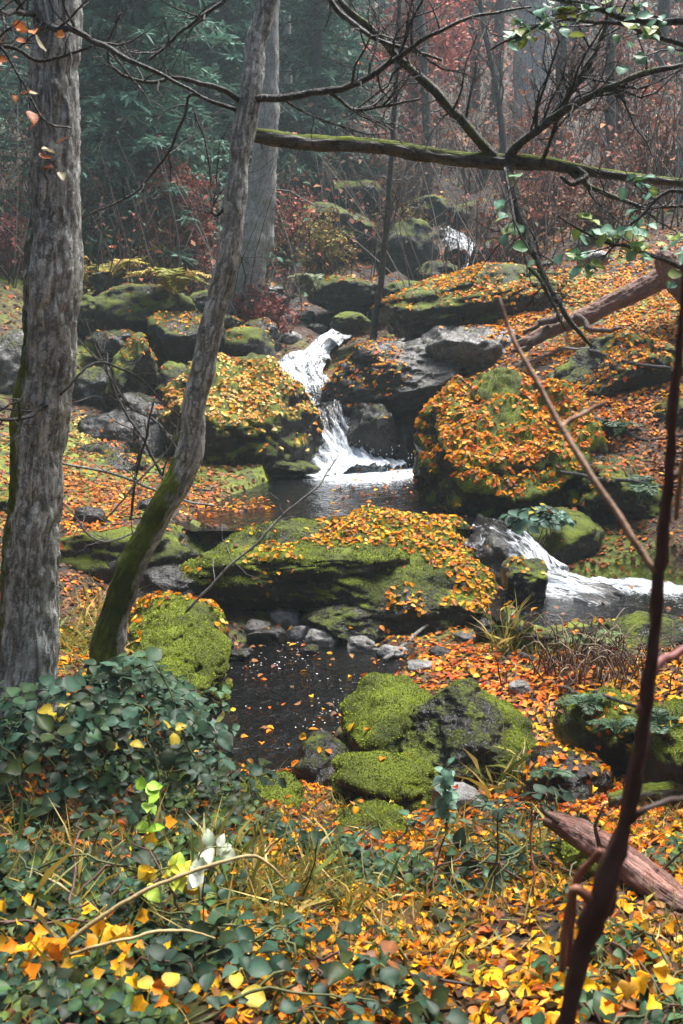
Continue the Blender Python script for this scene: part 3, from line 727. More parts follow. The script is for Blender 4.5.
# right foreground
B('dark mossy rock in the leaves by the right-hand thin trunk', (640,700,724,810), 4.45, .35, 91, .7, .3, 'yellow', k=5)
B('fern-draped mossy rock in the middle of the right leaf bank', (556,690,644,785), 5.0, .35, 92, .7, .4, 'orange', k=5)
B('low dark ledge rock below the fern-draped rock', (520,752,622,810), 4.6, .3, 93, .35, .4, 'orange', k=5)
B('mossy stump-like stone behind the reddish log', (548,842,640,920), 3.25, .22, 94, .8, .2, 'yellow', k=5)
B('flat grey stone sunk in leaves beside the teal sprig', (430,784,486,816), 4.5, .12, 95, .1, .1, 'orange', M_STONE, k=4, cat='stone', name='stone')
B('dim mossy rock hidden under twigs at the right of the side pool', (600,612,700,660), 7.0, .35, 96, .5, .3, 'orange', k=5)

# stones of the gravel bar and along the banks: individuals of one kind
rs = np.random.default_rng(5)
STONES = [
 (322,664,34,'pale grey wedge stone at the far edge of the lower pool'),(362,668,30,'flat slate-coloured stone next to the pale wedge stone'),
 (268,650,40,'long flat wet stone nearest the long slab on the gravel bar'),(240,662,28,'small dark stone at the corner of the gravel bar by the mossy boulder'),
 (300,646,26,'knobbly grey stone in the middle of the gravel bar'),(392,662,30,'grey stone half covered by red leaves at the bar\'s end'),
 (286,622,30,'pointed grey stone below the dark hollow of the long slab'),(258,630,26,'brownish stone in the shade of the long slab'),
 (346,650,20,'little pale stone among the gravel under the low dark rock'),(420,668,26,'light flat stone at the edge of the red leaf bank'),
 (440,655,22,'small dark stone poking out of the red leaf bank'),(310,684,18,'pebble-sized stone awash in the lower pool'),
 (222,648,24,'rounded stone touching the bright moss-covered boulder'),(490,632,30,'dark stone beside the grass tuft'),(466,640,24,'wet brown stone between the grass tuft and midstream rock'),
 (560,622,26,'small wet stone at the near side of the side pool'),(520,690,24,'grey stone buried in orange leaves behind the ridged boulder'),
 (290,340,24,'pale shoal stone above the waterfall lip'),(262,336,22,'dark shoal stone above the pale-leaved boulder'),(318,332,20,'shoal stone upstream of the overhanging boulder'),
 (240,330,20,'grey shoal stone next to the leaning trunk'),(282,322,18,'far grey shoal stone by the dark red brush'),(306,318,18,'speckled shoal stone by the sapling foot'),(336,318,18,'brown shoal stone under the rust-leaved rock'),
 (270,350,22,'flat shoal stone at the top of the white water'),(90,520,30,'dark stone on the left leaf flat by the big trunk'),(150,508,24,'leaf-ringed stone on the left flat beside the leaning trunk'),
]
def water_level(x, y):
    X, Y = np.array([x]), np.array([y])
    for poly, lv in ((POOL_A, ZA), (POOL_B, ZB), (POOL_C, ZC)):
        if poly_sd(X, Y, poly)[0] > 0: return lv
    return -9
gb = BVHTree.FromPolygons([tuple(v) for v in GV], [tuple(q) for q in GQ.tolist()])
def place_on_ground(px, py):
    h = gb.ray_cast(Vector((0, 0, CAMZ)), ray(px, py).normalized())
    return h[0] if h[0] else at(px, py, 20)
for k_, (px, py, w_, lb) in enumerate(STONES):
    p = place_on_ground(px, py); w = w_ / F * p.y
    V, T = rock_shape(300 + k_, 4, 10, .14)
    V = V * np.array([w * .55, w * rs.uniform(.4, .6), w * rs.uniform(.26, .42)]); N = vnormals(V, T)
    pale = any(s in lb for s in ('pale', 'grey', 'slate', 'light'))
    o = build('stone', V, None, T, M_STONE if pale else M_ROCKG if ('brown' in lb or 'speckled' in lb) else M_ROCK, attrs={'moss': np.clip(.1 + .2 * N[:, 2], 0, 1)})
    wl = water_level(p.x, p.y)
    o.location = (p.x, p.y, max(p.z, wl) + w * .06); o.rotation_euler.z = 0; tag(o, lb, 'stone', 'stones of the stream banks')
    OWN.append((V + np.array(o.location), T, (.10, 'rust'), 'rock'))

# ------------------------------------------------------------------ surface that catches leaves
allV, allF, own = [], [], []; off = 0
for k_, (V, Fc, spec, kind) in enumerate(OWN):
    allV += V.tolist(); allF += (np.asarray(Fc) + off).tolist(); own.append(np.full(len(Fc), k_)); off += len(V)
OWNER = np.concatenate(own)
BVH = BVHTree.FromPolygons(allV, allF)
def hit(px, py):
    h = BVH.ray_cast(Vector((0, 0, CAMZ)), ray(px, py).normalized())
    return (h[0], h[1]) if h[0] else (at(px, py, 20), Vector((0, 0, 1)))
def down(x, y, z=60):
    h = BVH.ray_cast(Vector((x, y, z)), Vector((0, 0, -1)))
    return h
def visible(p, slack=.25):
    d = Vector(p) - Vector((0, 0, CAMZ)); L = d.length
    h = BVH.ray_cast(Vector((0, 0, CAMZ)), d / L)
    return h[0] is None or h[3] > L - slack

# leaf zones on the ground: (px, py, radius m, density, palette)
ZONES = []
def zone(px, py, r, dens, pal):
    p = hit(px, py)[0]; ZONES.append((p.x, p.y, r, dens, pal))
for z_ in [(470,665,.55,1.3,'red'),(530,680,.5,1.2,'red'),(440,660,.4,1.1,'red'),(590,745,.6,1.1,'orange'),(650,700,.6,1.0,'yellow'),(600,810,.4,1.1,'red'),(640,860,.4,1.0,'orange'),
           (120,500,1.3,.62,'rust'),(220,505,.8,.5,'rust'),(60,505,1.0,.7,'rust'),(90,508,.35,.9,'orange'),(330,960,.7,.72,'yellow'),(480,900,.6,.7,'yellow'),(600,980,.5,.75,'yellow'),
           (400,870,.6,.8,'orange'),(460,830,.4,.9,'orange'),(500,780,.4,1.0,'orange'),(660,330,1.6,1.2,'orange'),(600,400,1.2,.9,'orange'),(640,420,1.0,.7,'rust'),(650,290,1.5,1.1,'orange'),
           (480,300,1.4,1.2,'orange'),(90,420,.6,.5,'pale'),(280,860,.4,.6,'yellow'),(60,970,.35,.7,'yellow'),(330,790,.3,.9,'orange'),(560,700,.5,1.1,'orange'),(640,470,.7,.8,'rust'),(100,600,.5,.7,'rust'),(80,560,.5,.5,'brown')]:
    zone(*z_)
ZA_ = np.array([z[:4] for z in ZONES]); ZP = [z[4] for z in ZONES]

lmb_near, lmb_far = MB(), MB()
rl = np.random.default_rng(99)
def scatter_leaves(y0, y1, per_m2, size, mb, kindnear):
    area = lambda y: 1.0 * y + 2.2
    n = int(per_m2 * (y1 - y0) * (area(y0) + area(y1)) / 2)
    y = rl.uniform(y0, y1, n); x = rl.uniform(-.5, .5, n) * area(y)
    clump = fbm(xyz(x * 1.7, y * 1.7), 3, 71); u = rl.uniform(0, 1, n)
    pos = {p: [] for p in PAL}; nr_ = {p: [] for p in PAL}
    for i in range(n):
        h = BVH.ray_cast(Vector((x[i], y[i], 60)), Vector((0, 0, -1)))
        if h[0] is None: continue
        k = OWNER[h[2]]; spec, kind = OWN[k][2], OWN[k][3]; nz = h[1].z
        if kind == 'rock':
            dens, pal = spec; dens *= min(1, max(0, (nz - .30) / .32))
            dens *= .80 * min(1.25, max(.0, .70 + clump[i] * 2.4 + (dens - .6)))
        else:
            g = ZA_[:, 3] * np.exp(-((x[i] - ZA_[:, 0]) ** 2 + (y[i] - ZA_[:, 1]) ** 2) / ZA_[:, 2] ** 2)
            j = int(g.argmax()); pal = ZP[j] if g[j] > .12 else ('rust' if y[i] > 8 else 'brown' if rl.uniform() < .4 else 'orange')
            base = .34 if y[i] < 7 else (.05 if x[i] < -.3 else .34) if y[i] < 20 else .3
            dens = max(base * (.8 + 1.2 * clump[i]), g[j] * (1 + .5 * clump[i]))
            if kind == 'water': dens = max(0, g[j] * .62 - .12) if h[0].z > -.5 and x[i] < -.1 else .022 if h[0].z < -.7 else .02
            elif nz < .35: dens *= .3
        if u[i] < dens * (.56 / max(nz, .42) if kind == 'rock' else .62):
            if rl.uniform() < .26: pal = ('orange', 'rust', 'yellow', 'brown')[int(rl.integers(4))]
            pos[pal].append(h[0][:]); nr_[pal].append(h[1][:] if kind != 'water' else (0, 0, 1))
    c = 0
    for p in PAL:
        if not pos[p]: continue
        m = len(pos[p]); c += m
        sz = size * rl.uniform(.6, 1.35, m)
        P = np.array(pos[p]) + np.array(nr_[p]) * (.004 + .014 * rl.uniform(0, 1, (m, 1)))
        col = pick(p, m, rl)
        if kindnear == 'mix':
            f = rl.uniform(0, 1, m) < .22
            leaves(mb, P[f], np.array(nr_[p])[f], sz[f] * 1.15, rl, col[f], 'maple', .5, (.0, .7), (-.8, 1.8))
            leaves(mb, P[~f], np.array(nr_[p])[~f], sz[~f], rl, col[~f], 'ovate', .5, (.05, .9), (-.8, 2.0))
        else:
            leaves(mb, P, np.array(nr_[p]), sz, rl, col, kindnear, .30, (.05, .8), (-.6, 1.2))
    return c
def underlayer(n, y0, y1, size):
    y = rl.uniform(y0, y1, n); x = rl.uniform(-.5, .5, n) * (y + 2.2); P, N = [], []
    for a, b in zip(x, y):
        h = BVH.ray_cast(Vector((a, b, 60)), Vector((0, 0, -1)))
        if h[0] is not None and OWN[OWNER[h[2]]][3] == 'ground' and h[1].z > .2: P.append(h[0][:]); N.append(h[1][:])
    m = len(P); P = np.array(P) + np.array([0, 0, .004]); col = pick('brown', m, rl, .3) * rl.uniform(.35, 1.0, (m, 1))
    leaves(lmb_near if y1 < 10 else lmb_far, P, np.array(N), size * rl.uniform(.6, 1.3, m), rl, col, 'kite', .4, (.0, .7), (-.5, 1.2))
underlayer(9000, 1.2, 5.2, .055); underlayer(13000, 5.2, 9.9, .06); underlayer(16000, 9.9, 19, .085)
NL = scatter_leaves(1.2, 5.0, 2900, .037, lmb_near, 'mix')
NL += scatter_leaves(5.0, 9.6, 1500, .053, lmb_near, 'kite')
NL += scatter_leaves(9.6, 17.5, 1150, .062, lmb_far, 'kite')
NL += scatter_leaves(17.5, 40, 110, .12, lmb_far, 'far')
tag(lmb_near.build('fallen_leaves', M_LEAF, smooth=False), 'litter of yellow, orange and red autumn leaves over the near bank and rocks', 'fallen leaves', kind='stuff')
tag(lmb_far.build('leaf_litter', M_LEAF, smooth=False), 'orange and rust autumn leaves over the far rocks and slope', 'leaf litter', kind='stuff')

# moss pile on the greenest rocks: short tufts nobody could count
mt = MB(); rm_ = np.random.default_rng(55)
for o, V, T, moss_ in MOSSY:
    a, b, c = V[T[:, 0]], V[T[:, 1]], V[T[:, 2]]
    cr = np.cross(b - a, c - a); ar = np.linalg.norm(cr, axis=1) * .5; N = cr / (2 * ar[:, None] + 1e-12)
    m = moss_[T].mean(1) + .5 * fbm((a + b + c) / 3 * 6, 4, 31); w_ = ar * (m > .52) * (N[:, 2] > -.35) * (N[:, 1] < .5)
    dist = V[:, 1].mean(); n = int(min(16000, w_.sum() * (26000 if dist < 6.6 else 9000)))
    if n < 10: continue
    k = rm_.choice(len(T), n, p=w_ / w_.sum()); u, v = rm_.uniform(0, 1, (2, n, 1)); f = u + v > 1; u = np.where(f, 1 - u, u); v = np.where(f, 1 - v, v)
    p = a[k] + (b - a)[k] * u + (c - a)[k] * v; q = fbm(p * 3.1, 4, 90)[:, None]; q2 = fbm(p * 13, 3, 92)[:, None]
    ax = N[k] * .8 + rm_.normal(0, .45, (n, 3)) + np.array([0, -.1, -.25]); t = np.clip(.5 + q * 1.0 + q2 * .7 + rm_.normal(0, .16, (n, 1)), 0, 1)
    col = np.array((.040, .052, .008)) * (1 - t) + np.array((.41, .50, .028)) * t
    leaves(mt, p - N[k] * .004, np.cross(ax, rm_.normal(0, 1, (n, 3))), (.007 if dist < 6.6 else .012) * rm_.uniform(.5, 1.8, n) + .003, rm_, col, 'far', .2, (0, .3), (-.2, .5), .55, ax)
tag(mt.build('moss', M_NEEDLE, smooth=False), 'short yellow-green moss pile furring the stream rocks', 'moss', kind='stuff')
# bubbles and drops drifting on the dark pool
bb = MB(); n = 1100
y = rm_.uniform(5.0, 8.3, n); x = rm_.uniform(-1.3, .7, n); ok = (poly_sd(x, y, POOL_A) > .02) & (fbm(xyz(x * 1.8, y * 1.2), 3, 14) + rm_.normal(0, .15, n) > -.05); x, y = x[ok], y[ok]; n = len(x)
leaves(bb, np.stack([x, y, np.full(n, ZA + .006)], 1), np.tile((0, 0, 1.0), (n, 1)), rm_.uniform(.005, .021, n), rm_, np.array([(.80,.82,.85),(.65,.66,.68),(.8,.8,.74),(.4,.34,.28)])[rm_.integers(0, 4, n)], 'kite', .12, (0, .4), (-.3, .3))
tag(bb.build('bubbles', M_LEAF, smooth=False), 'white bubbles and flecks drifting on the dark lower pool', 'bubbles', kind='stuff')


# ------------------------------------------------------------------ trunks and branches near the camera
def path(pts):
    P, r = [], []
    for px, py, Y, w in pts:
        P.append(at(px, py, Y)); r.append(w / 2 / F * Y)
    return P, r
def trunk(name, pts, rad, mat, parent, seed, rings=260, sides=72, bark=.10, moss=None, flare=0.0, origin=(0, 0, 0)):
    P, r = catmull(pts, rad, rings)
    P = P + (wiggle(P, .02, 2.5, seed) - P) * 1.0
    s = np.r_[0, np.cumsum(np.linalg.norm(np.diff(P, axis=0), axis=1))]
    a = np.linspace(0, 2 * math.pi, sides, endpoint=False)
    A, S = np.tile(a, rings), np.repeat(s, sides); rr = np.repeat(r, sides)
    c = np.stack([np.cos(A) * rr, np.sin(A) * rr, S], 1); m = r.mean()
    q = c / m * np.array([2.6, 2.6, .55])
    ridg = 1 - np.abs(fbm(q, 4, seed)) * 2.2
    d = (ridg * bark * .5 + fbm(c / m * np.array([.7, .7, .35]), 3, seed + 4) * .22) * rr
    d += fbm(c / m * np.array([6, 6, 2.2]), 3, seed + 6) * bark * .35 * rr
    if flare: d += rr * flare * np.exp(-S / (m * 2.4)) * (.6 + .6 * np.cos(A * 4 + seed) ** 2)
    V, Q, T, D = tube_arrays(P, r, sides, d.reshape(rings, sides))
    fl = np.zeros((len(V), 3)); fl[:len(c)] = c; fl[len(c)] = (0, 0, s[-1])
    mo = np.zeros(len(V)) - .3
    if moss: mo[:len(D)] = moss(V[:len(D)], D, S / s[-1])
    o = build(name, V - np.array(origin), Q, T, mat, parent, attrs={'moss': mo, 'flow': fl})
    return o, P, r

def root_thing(name, label, cat, p, group=None):
    return thing(name, label, cat, tuple(p), group)
def put(mb, name, mat, root, smooth=True): return mb.build(name, mat, root, smooth, origin=root.location)
rt = np.random.default_rng(31)

# big straight trunk on the left
pts, rad = path([(12,775,4.5,84),(19,715,4.5,68),(28,620,4.5,55),(37,480,4.5,50),(48,330,4.5,47),(54,160,4.5,43),(57,0,4.55,40),(64,-260,4.6,41),(70,-800,4.8,34)])
big = root_thing('old_tree', 'stout straight trunk with flaking pale grey bark rising from the bramble', 'tree', (pts[1].x, pts[1].y, th(pts[1].x, pts[1].y)))
_, P, r = trunk('trunk', pts, rad, M_BARK, big, 3, 560, 120, .22, lambda V, D, t: -.12 + .75 * sstep(-.1, .9, -D[:, 0]) * (1 - sstep(.2, .9, t)) + .35 * (1 - sstep(0, .16, t)) + .25 * fbm(V * 1.3, 3, 8), .35, big.location)
for path_ in ([(38,20,4.5,7),(75,36,4.2,6),(105,50,4.0,5),(150,72,3.9,4),(200,95,3.9,2.5)], [(34,15,4.5,6),(0,10,4.1,5),(-60,-10,3.8,4)], [(48,400,4.5,5),(20,420,4.2,4),(-30,408,4.0,3)],
              [(60,395,4.4,3),(95,365,4.5,2.4),(140,378,4.8,2),(185,420,5.0,1.2)]):
    mb = MB(); p_, r_ = path(path_); q, rr = tube(mb, p_, r_, 22, 6, wig=.03, seed=len(path_) + 3)
    sprout(mb, q, rr, 7, .45, rt, 1, 4); put(mb, 'limb', M_TWIG, big)

# leaning slender tree with mossy foot
pts, rad = path([(86,742,5.0,40),(99,690,5.0,34),(111,625,5.0,28),(133,560,5.0,25),(168,498,5.02,26),(190,452,5.05,24),(196,400,5.05,22),(207,340,5.08,21),(223,280,5.1,20),(232,230,5.12,19),(238,170,5.15,19),(246,105,5.2,20),(254,50,5.25,18),(267,0,5.3,18),(282,-160,5.4,15),(300,-520,5.6,11)])
lean = root_thing('leaning_tree', 'slender leaning trunk with a kinked foot sleeved in bright green moss', 'tree', (pts[1].x, pts[1].y, th(pts[1].x, pts[1].y)))
def lm(V, D, t):
    ph = 1 - sstep(.17, .29, t); top = D[:, 2] * .5 - D[:, 0] * .75 - D[:, 1] * .55
    return -.25 + ph * (.95 + .75 * top) + .40 * sstep(.2, .9, -D[:, 0]) * (1 - sstep(.45, .7, t)) + .2 * fbm(V * 4, 3, 4)
_, P, r = trunk('trunk', pts, rad, M_BARK, lean, 8, 480, 80, .18, lm, .2, lean.location)
for path_ in ([(246,99,5.2,8),(290,97,5.1,7),(335,90,5.0,6.5),(372,76,4.9,6),(400,55,4.9,5),(430,35,4.8,4),(470,18,4.8,3),(530,8,4.8,2)],
              [(244,104,5.2,6),(222,88,5.1,5),(185,78,5.0,4),(150,80,4.9,3.4),(122,72,4.9,3),(106,50,4.9,2.6),(120,10,4.9,2)],
              [(243,112,5.2,5),(215,104,5.2,4),(190,96,5.2,3.2),(182,120,5.2,2.8),(160,160,5.2,2.4),(128,198,5.2,2),(84,216,5.2,1.4)],
              [(400,55,4.9,4),(412,20,4.9,3),(440,-20,4.9,2)], [(268,0,5.3,9),(300,-30,5.2,7),(345,18,5.1,5),(380,42,5.0,4),(440,62,5.0,2.4)],
              [(268,-10,5.3,8),(240,-40,5.2,6),(220,0,5.2,4),(150,60,5.1,2.4)], [(238,190,5.1,4),(215,215,5.2,3),(210,160,5.3,2.2),(196,110,5.3,1.6)],
              [(330,93,5.0,4),(360,110,5.0,3),(420,98,4.9,2)]):
    mb = MB(); p_, r_ = path(path_); q, rr = tube(mb, p_, r_, 30, 6, wig=.025, seed=int(p_[0].x * 100) % 97 + len(path_), a=.05)
    sprout(mb, q, rr, 11, .5, rt, 2, 4, .9); put(mb, 'limb', M_TWIG, lean)

# moss-covered dead tree lodged across the leaning one
fall_r = at(760, 186, 5.7)
fallen = root_thing('lodged_tree', 'thin horizontal dead trunk furred with moss, lodged against the leaning tree', 'dead tree', at(236, 134, 5.38))
pts, rad = path([(232,133,5.38,12),(262,137,5.4,13),(320,142,5.45,14),(380,149,5.5,13),(440,156,5.5,13),(496,161,5.5,14),(545,165,5.5,12),(585,171,5.5,9),(640,178,5.55,8),(720,184,5.6,7),(900,190,5.8,6),(1200,230,6.4,5)])
_, P, r = trunk('trunk', pts, rad, M_MOSSLOG, fallen, 13, 260, 40, .16, lambda V, D, t: -.2 + .95 * sstep(-.2, .8, D[:, 2]) * (1 - sstep(.5, .62, t)) + .25 * fbm(V * 3, 3, 2), 0, fallen.location)
for path_, n_, L_ in (([(494,158,5.5,11),(468,128,5.45,9),(440,98,5.4,9),(408,66,5.4,8),(375,32,5.4,7),(330,-6,5.4,6)], 9, .4),
              ([(506,160,5.5,10),(522,140,5.45,9),(552,118,5.4,8),(592,94,5.3,7),(640,76,5.25,6),(700,60,5.2,4)], 10, .5),
              ([(512,150,5.5,7),(548,116,5.5,6),(578,82,5.5,5),(598,48,5.5,4),(612,0,5.5,3)], 8, .45),
              ([(506,164,5.5,9),(516,200,5.3,8),(528,240,5.15,7),(548,285,5.0,6),(572,325,4.9,5),(592,348,4.85,3)], 7, .35),
              ([(528,236,5.15,5),(527,262,5.05,4),(546,290,4.95,4),(566,330,4.85,3)], 4, .25),
              ([(570,172,5.5,6),(600,192,5.4,5),(640,206,5.3,4),(700,203,5.2,3)], 6, .35), ([(575,166,5.5,7),(584,176,5.45,6),(572,184,5.4,5),(560,176,5.4,3)], 2, .1),
              ([(540,165,5.5,4),(560,110,5.4,3),(590,60,5.4,2)], 5, .3)):
    mb = MB(); p_, r_ = path(path_); q, rr = tube(mb, p_, r_, 26, 7, wig=.02, seed=n_ * 7 + len(path_), a=.42, knots=.25)
    sprout(mb, q, rr, n_ + 8, L_ * 1.25, rt, 2, 4, .9)
    put(mb, 'limb', M_TWIG, fallen)

# twigs with the last green leaves hanging in from the right
def leafy(name, label, paths, n_leaf, size, cols, Y, cat='branch', twigs=8, L=.35, mat=None, group=None, kind='ovate'):
    p0 = path([paths[0][0]])[0][0]
    t = root_thing(name, label, cat, p0, group); tips = []
    for k_, pa in enumerate(paths):
        mb = MB(); p_, r_ = path(pa); q, rr = tube(mb, p_, r_, 24, 5, wig=.02, seed=k_ * 13 + len(label))
        sprout(mb, q, rr, twigs, L, rt, 1, 4, .8, .1, tips=tips); put(mb, 'stem', mat or M_TWIG, t)
    if n_leaf:
        fm = MB(); k_ = rt.integers(0, len(tips), n_leaf); pos = np.array([tips[i][int(rt.integers(3, 7))] for i in k_])
        ax = rt.normal(0, .5, (n_leaf, 3)); ax[:, 2] -= .6
        leaves(fm, pos, np.tile((0, -.55, .8), (n_leaf, 1)), size * rt.uniform(.6, 1.2, n_leaf), rt, np.array(cols)[rt.integers(0, len(cols), n_leaf)] * rt.uniform(.7, 1.2, (n_leaf, 1)), kind, .6, (.05, .5), (-.3, .5), 1.15, ax)
        put(fm, 'foliage', M_GREEN, t)
    return t
TEAL = [(.16,.34,.22),(.20,.40,.27),(.10,.24,.10),(.22,.30,.06),(.30,.38,.10),(.14,.30,.20)]
leafy('hazel_branch', 'leafy green twigs hanging in under the top right corner', [[(740,16,4.4,8),(683,22,4.4,7),(640,20,4.4,6),(600,11,4.4,5),(555,-2,4.4,4)], [(740,60,4.6,6),(640,30,4.6,4),(560,20,4.6,3),(490,50,4.6,2)]], 120, .060, TEAL, 4.4, twigs=12, L=.35)
leafy('hazel_branch', 'teal-leaved twigs reaching in at the right edge below the lodged trunk', [[(760,330,4.2,6),(683,270,4.2,5),(640,250,4.2,4),(600,240,4.2,3),(560,215,4.2,2)], [(740,240,4.3,5),(680,190,4.3,4),(640,215,4.3,3),(600,260,4.3,2)]], 100, .060, TEAL, 4.2, twigs=10, L=.3)
leafy('hazel_branch', 'drooping twig with a pale dead leaf and round green leaves', [[(505,168,5.0,3),(512,200,4.9,3),(516,228,4.8,2),(530,250,4.8,1.5)]], 12, .085, TEAL, 4.9, twigs=6, L=.18)
leafy('rust_leaf_twig', 'thin twig with rust-brown leaves across the big trunk', [[(-60,60,3.6,4),(0,45,3.6,4),(40,62,3.6,3),(90,45,3.6,2.4)], [(0,46,3.6,3),(45,120,3.6,2),(70,130,3.6,2)]], 22, .05, [(.42,.13,.04),(.5,.18,.05),(.3,.1,.04),(.35,.32,.2)], 3.6, twigs=7, L=.25)

# bare branches caught at the left bank
bare = root_thing('fallen_branch', 'tangle of bare pale twigs fallen between the two near trunks', 'fallen branch', at(215, 505, 6.2))
for pa in ([(215,506,6.2,2.4),(170,498,6.1,3),(110,472,6.0,3),(60,462,5.9,2.4),(20,455,5.8,2)], [(172,500,6.1,3.6),(150,450,6.1,3),(122,405,6.1,2.4),(96,340,6.1,1.8)], [(195,480,6.2,2.6),(160,425,6.2,2.4),(120,395,6.2,2),(85,320,6.2,1.2)],
           [(130,520,6.2,3),(138,470,6.1,3),(150,420,6.0,2.4),(154,398,6.0,1.6)], [(105,520,6.0,2),(150,470,6.0,2),(185,430,6.0,1.2)], [(160,520,6.1,2.4),(100,540,5.9,2),(60,500,5.8,1.4)]):
    mb = MB(); p_, r_ = path(pa); q, rr = tube(mb, p_, r_, 22, 5, wig=.03, seed=len(pa) * 5 + int(pa[0][0]), a=-.5); sprout(mb, q, rr, 7, .4, rt, 1, 4, .9)
    put(mb, 'twig', M_PALEB if len(pa) != 4 else M_TWIG, bare)
mb = MB(); p_, r_ = path([(186,612,5.4,3),(225,572,5.4,2.8),(280,520,5.5,2.4),(320,482,5.6,2),(338,455,5.7,1.2)]); q, rr = tube(mb, p_, r_, 26, 5, wig=.02, seed=4); sprout(mb, q, rr, 5, .25, rt, 0, 4)
tag(mb.build('bare_switch', M_PALEB), 'single bare switch slanting up beside the leaning trunk over the leaf flat', 'twig')

# dark sapling standing on the slab above the waterfall
pts, rad = path([(371,352,15.4,7.5),(375,322,15.4,6.5),(382,270,15.4,6),(388,210,15.4,5.6),(393,140,15.4,5),(397,60,15.4,4.4),(402,-60,15.4,4)])
sap = root_thing('dead_sapling', 'slim dark sapling standing alone on the slab above the waterfall', 'tree', pts[0])
_, P, r = trunk('trunk', pts, rad, M_TWIG, sap, 23, 120, 12, .1, lambda V, D, t: .25 + 0 * t, 0, sap.location)
mb = MB(); sprout(mb, P, r, 26, 1.1, rt, 1, 4, 1.0, .1, t0=.2); put(mb, 'branches', M_TWIG, sap)

# logs
def log(name, label, ptsw, mat, seed, cat='log', bark=.16, moss=-.2, sides=40):
    pts, rad = path(ptsw); t = root_thing(name, label, cat, pts[0])
    trunk('trunk', pts, rad, mat, t, seed, 240, sides, bark, lambda V, D, t_: moss + .5 * D[:, 2] * (moss > -.15) + .25 * fbm(V * 3, 3, 2), 0, t.location)
    return t, pts, rad
t, pts, rad = log('fallen_log', 'split reddish-brown log lying in the leaves of the near right bank', [(546,816,3.25,16),(575,832,3.18,28),(620,860,3.04,32),(660,890,2.9,34),(720,930,2.75,36),(800,980,2.6,36)], M_LOG, 41, bark=.28)
for pa in ([(560,824,3.2,9),(548,814,3.2,5),(540,806,3.2,2)], [(600,848,3.06,6),(596,828,3.03,4),(604,804,3.03,2)]):
    mb = MB(); p_, r_ = path(pa); tube(mb, p_, r_, 8, 6, wig=.004, a=-.5); put(mb, 'broken_stub', M_DEAD, t)
t, pts, rad = log('fallen_log', 'weathered dark log sloping down the leafy hillside under the white stone', [(516,346,13.2,8),(548,332,13.2,11),(590,314,13.3,15),(640,289,13.4,18),(700,259,13.5,20),(800,212,13.8,20)], M_LOG, 43, bark=.45, moss=-.1)
mb = MB()
for pa in ([(548,330,13.1,12),(530,345,13.0,8),(512,352,13.0,3)], [(560,318,13.1,9),(540,322,13.0,6),(524,334,13.0,3)], [(575,316,13.1,7),(600,330,12.9,5),(622,328,12.8,3)]):
    p_, r_ = path(pa); tube(mb, p_, r_, 12, 7, wig=.05, a=-.4)
put(mb, 'roots', M_DEAD, t)
t, _, _ = log('broken_slab', 'upright slab of broken pinkish wood leaning on the dark log', [(690,296,13.0,20),(676,278,13.0,26),(666,262,13.0,20),(660,252,13.0,8)], M_LOG, 45, 'dead wood', .3)
t, _, _ = log('fallen_log', 'thin dark stick-like log poking from under the right tangle', [(520,655,6.9,6),(570,672,6.6,8),(620,686,6.3,8),(700,700,6.0,7)], M_TWIG, 47)
t, _, _ = log('fallen_log', 'half-buried dark log with a moss cap right of the near leaves', [(610,800,4.2,14),(650,792,4.2,18),(720,786,4.2,20)], M_MOSSLOG, 48, moss=.2)

# dark shoot close to the lens on the right
p0 = at(556, 1150, 1.0)
shoot = root_thing('young_shoot', 'dark knotty upright shoot crossing the right side close to the viewer', 'sapling', (p0.x, p0.y, th(p0.x, p0.y)))
mb = MB(); p_, r_ = path([(520,1300,1.0,24),(545,1120,1.0,23),(565,1025,1.0,18),(588,940,1.0,19),(607,885,1.0,27),(618,845,1.0,17),(632,785,1.0,13),(642,720,1.0,12),(651,650,1.0,12),(660,560,1.0,12),(668,480,1.0,10),(673,400,1.0,9),(678,340,1.0,6),(684,260,1.0,4)])
q, rr = tube(mb, p_, r_, 90, 14, wig=.004, seed=2, a=-.5, knots=.6, col=(.075,.035,.028)); put(mb, 'stem', M_STEM, shoot)
for pa, c_ in (([(640,715,1.0,12),(655,668,1.02,9),(683,650,1.05,8),(740,610,1.1,6)], (.20,.07,.06)), ([(622,832,1.0,9),(650,806,1.0,7),(700,798,1.05,6)], (.05,.03,.025)),
              ([(655,572,1.0,6.5),(635,542,1.02,7),(602,492,1.05,6.5),(562,428,1.1,6),(532,372,1.14,5),(510,328,1.17,3.6),(498,300,1.18,2)], (.27,.16,.10)),
              ([(597,905,1.0,14),(575,890,1.0,8),(566,930,1.0,8),(560,970,1.0,7)], (.28,.11,.06)), ([(600,850,1.0,7),(578,880,1.02,8),(570,935,1.02,8),(566,965,1.02,5)], (.26,.10,.06)),
              ([(560,428,1.1,6),(590,412,1.12,5),(606,404,1.12,3)], (.30,.16,.10)), ([(668,480,1.0,8),(683,470,1.0,7),(720,440,1.0,5)], (.10,.05,.04)), ([(676,520,1.0,5),(690,420,.98,6),(700,340,.98,5)], (.34,.2,.1))):
    mb = MB(); p_, r_ = path(pa); tube(mb, p_, r_, 30, 9, wig=.004, seed=len(pa), a=-.5, knots=.3, col=c_); put(mb, 'side_shoot', M_STEM, shoot)

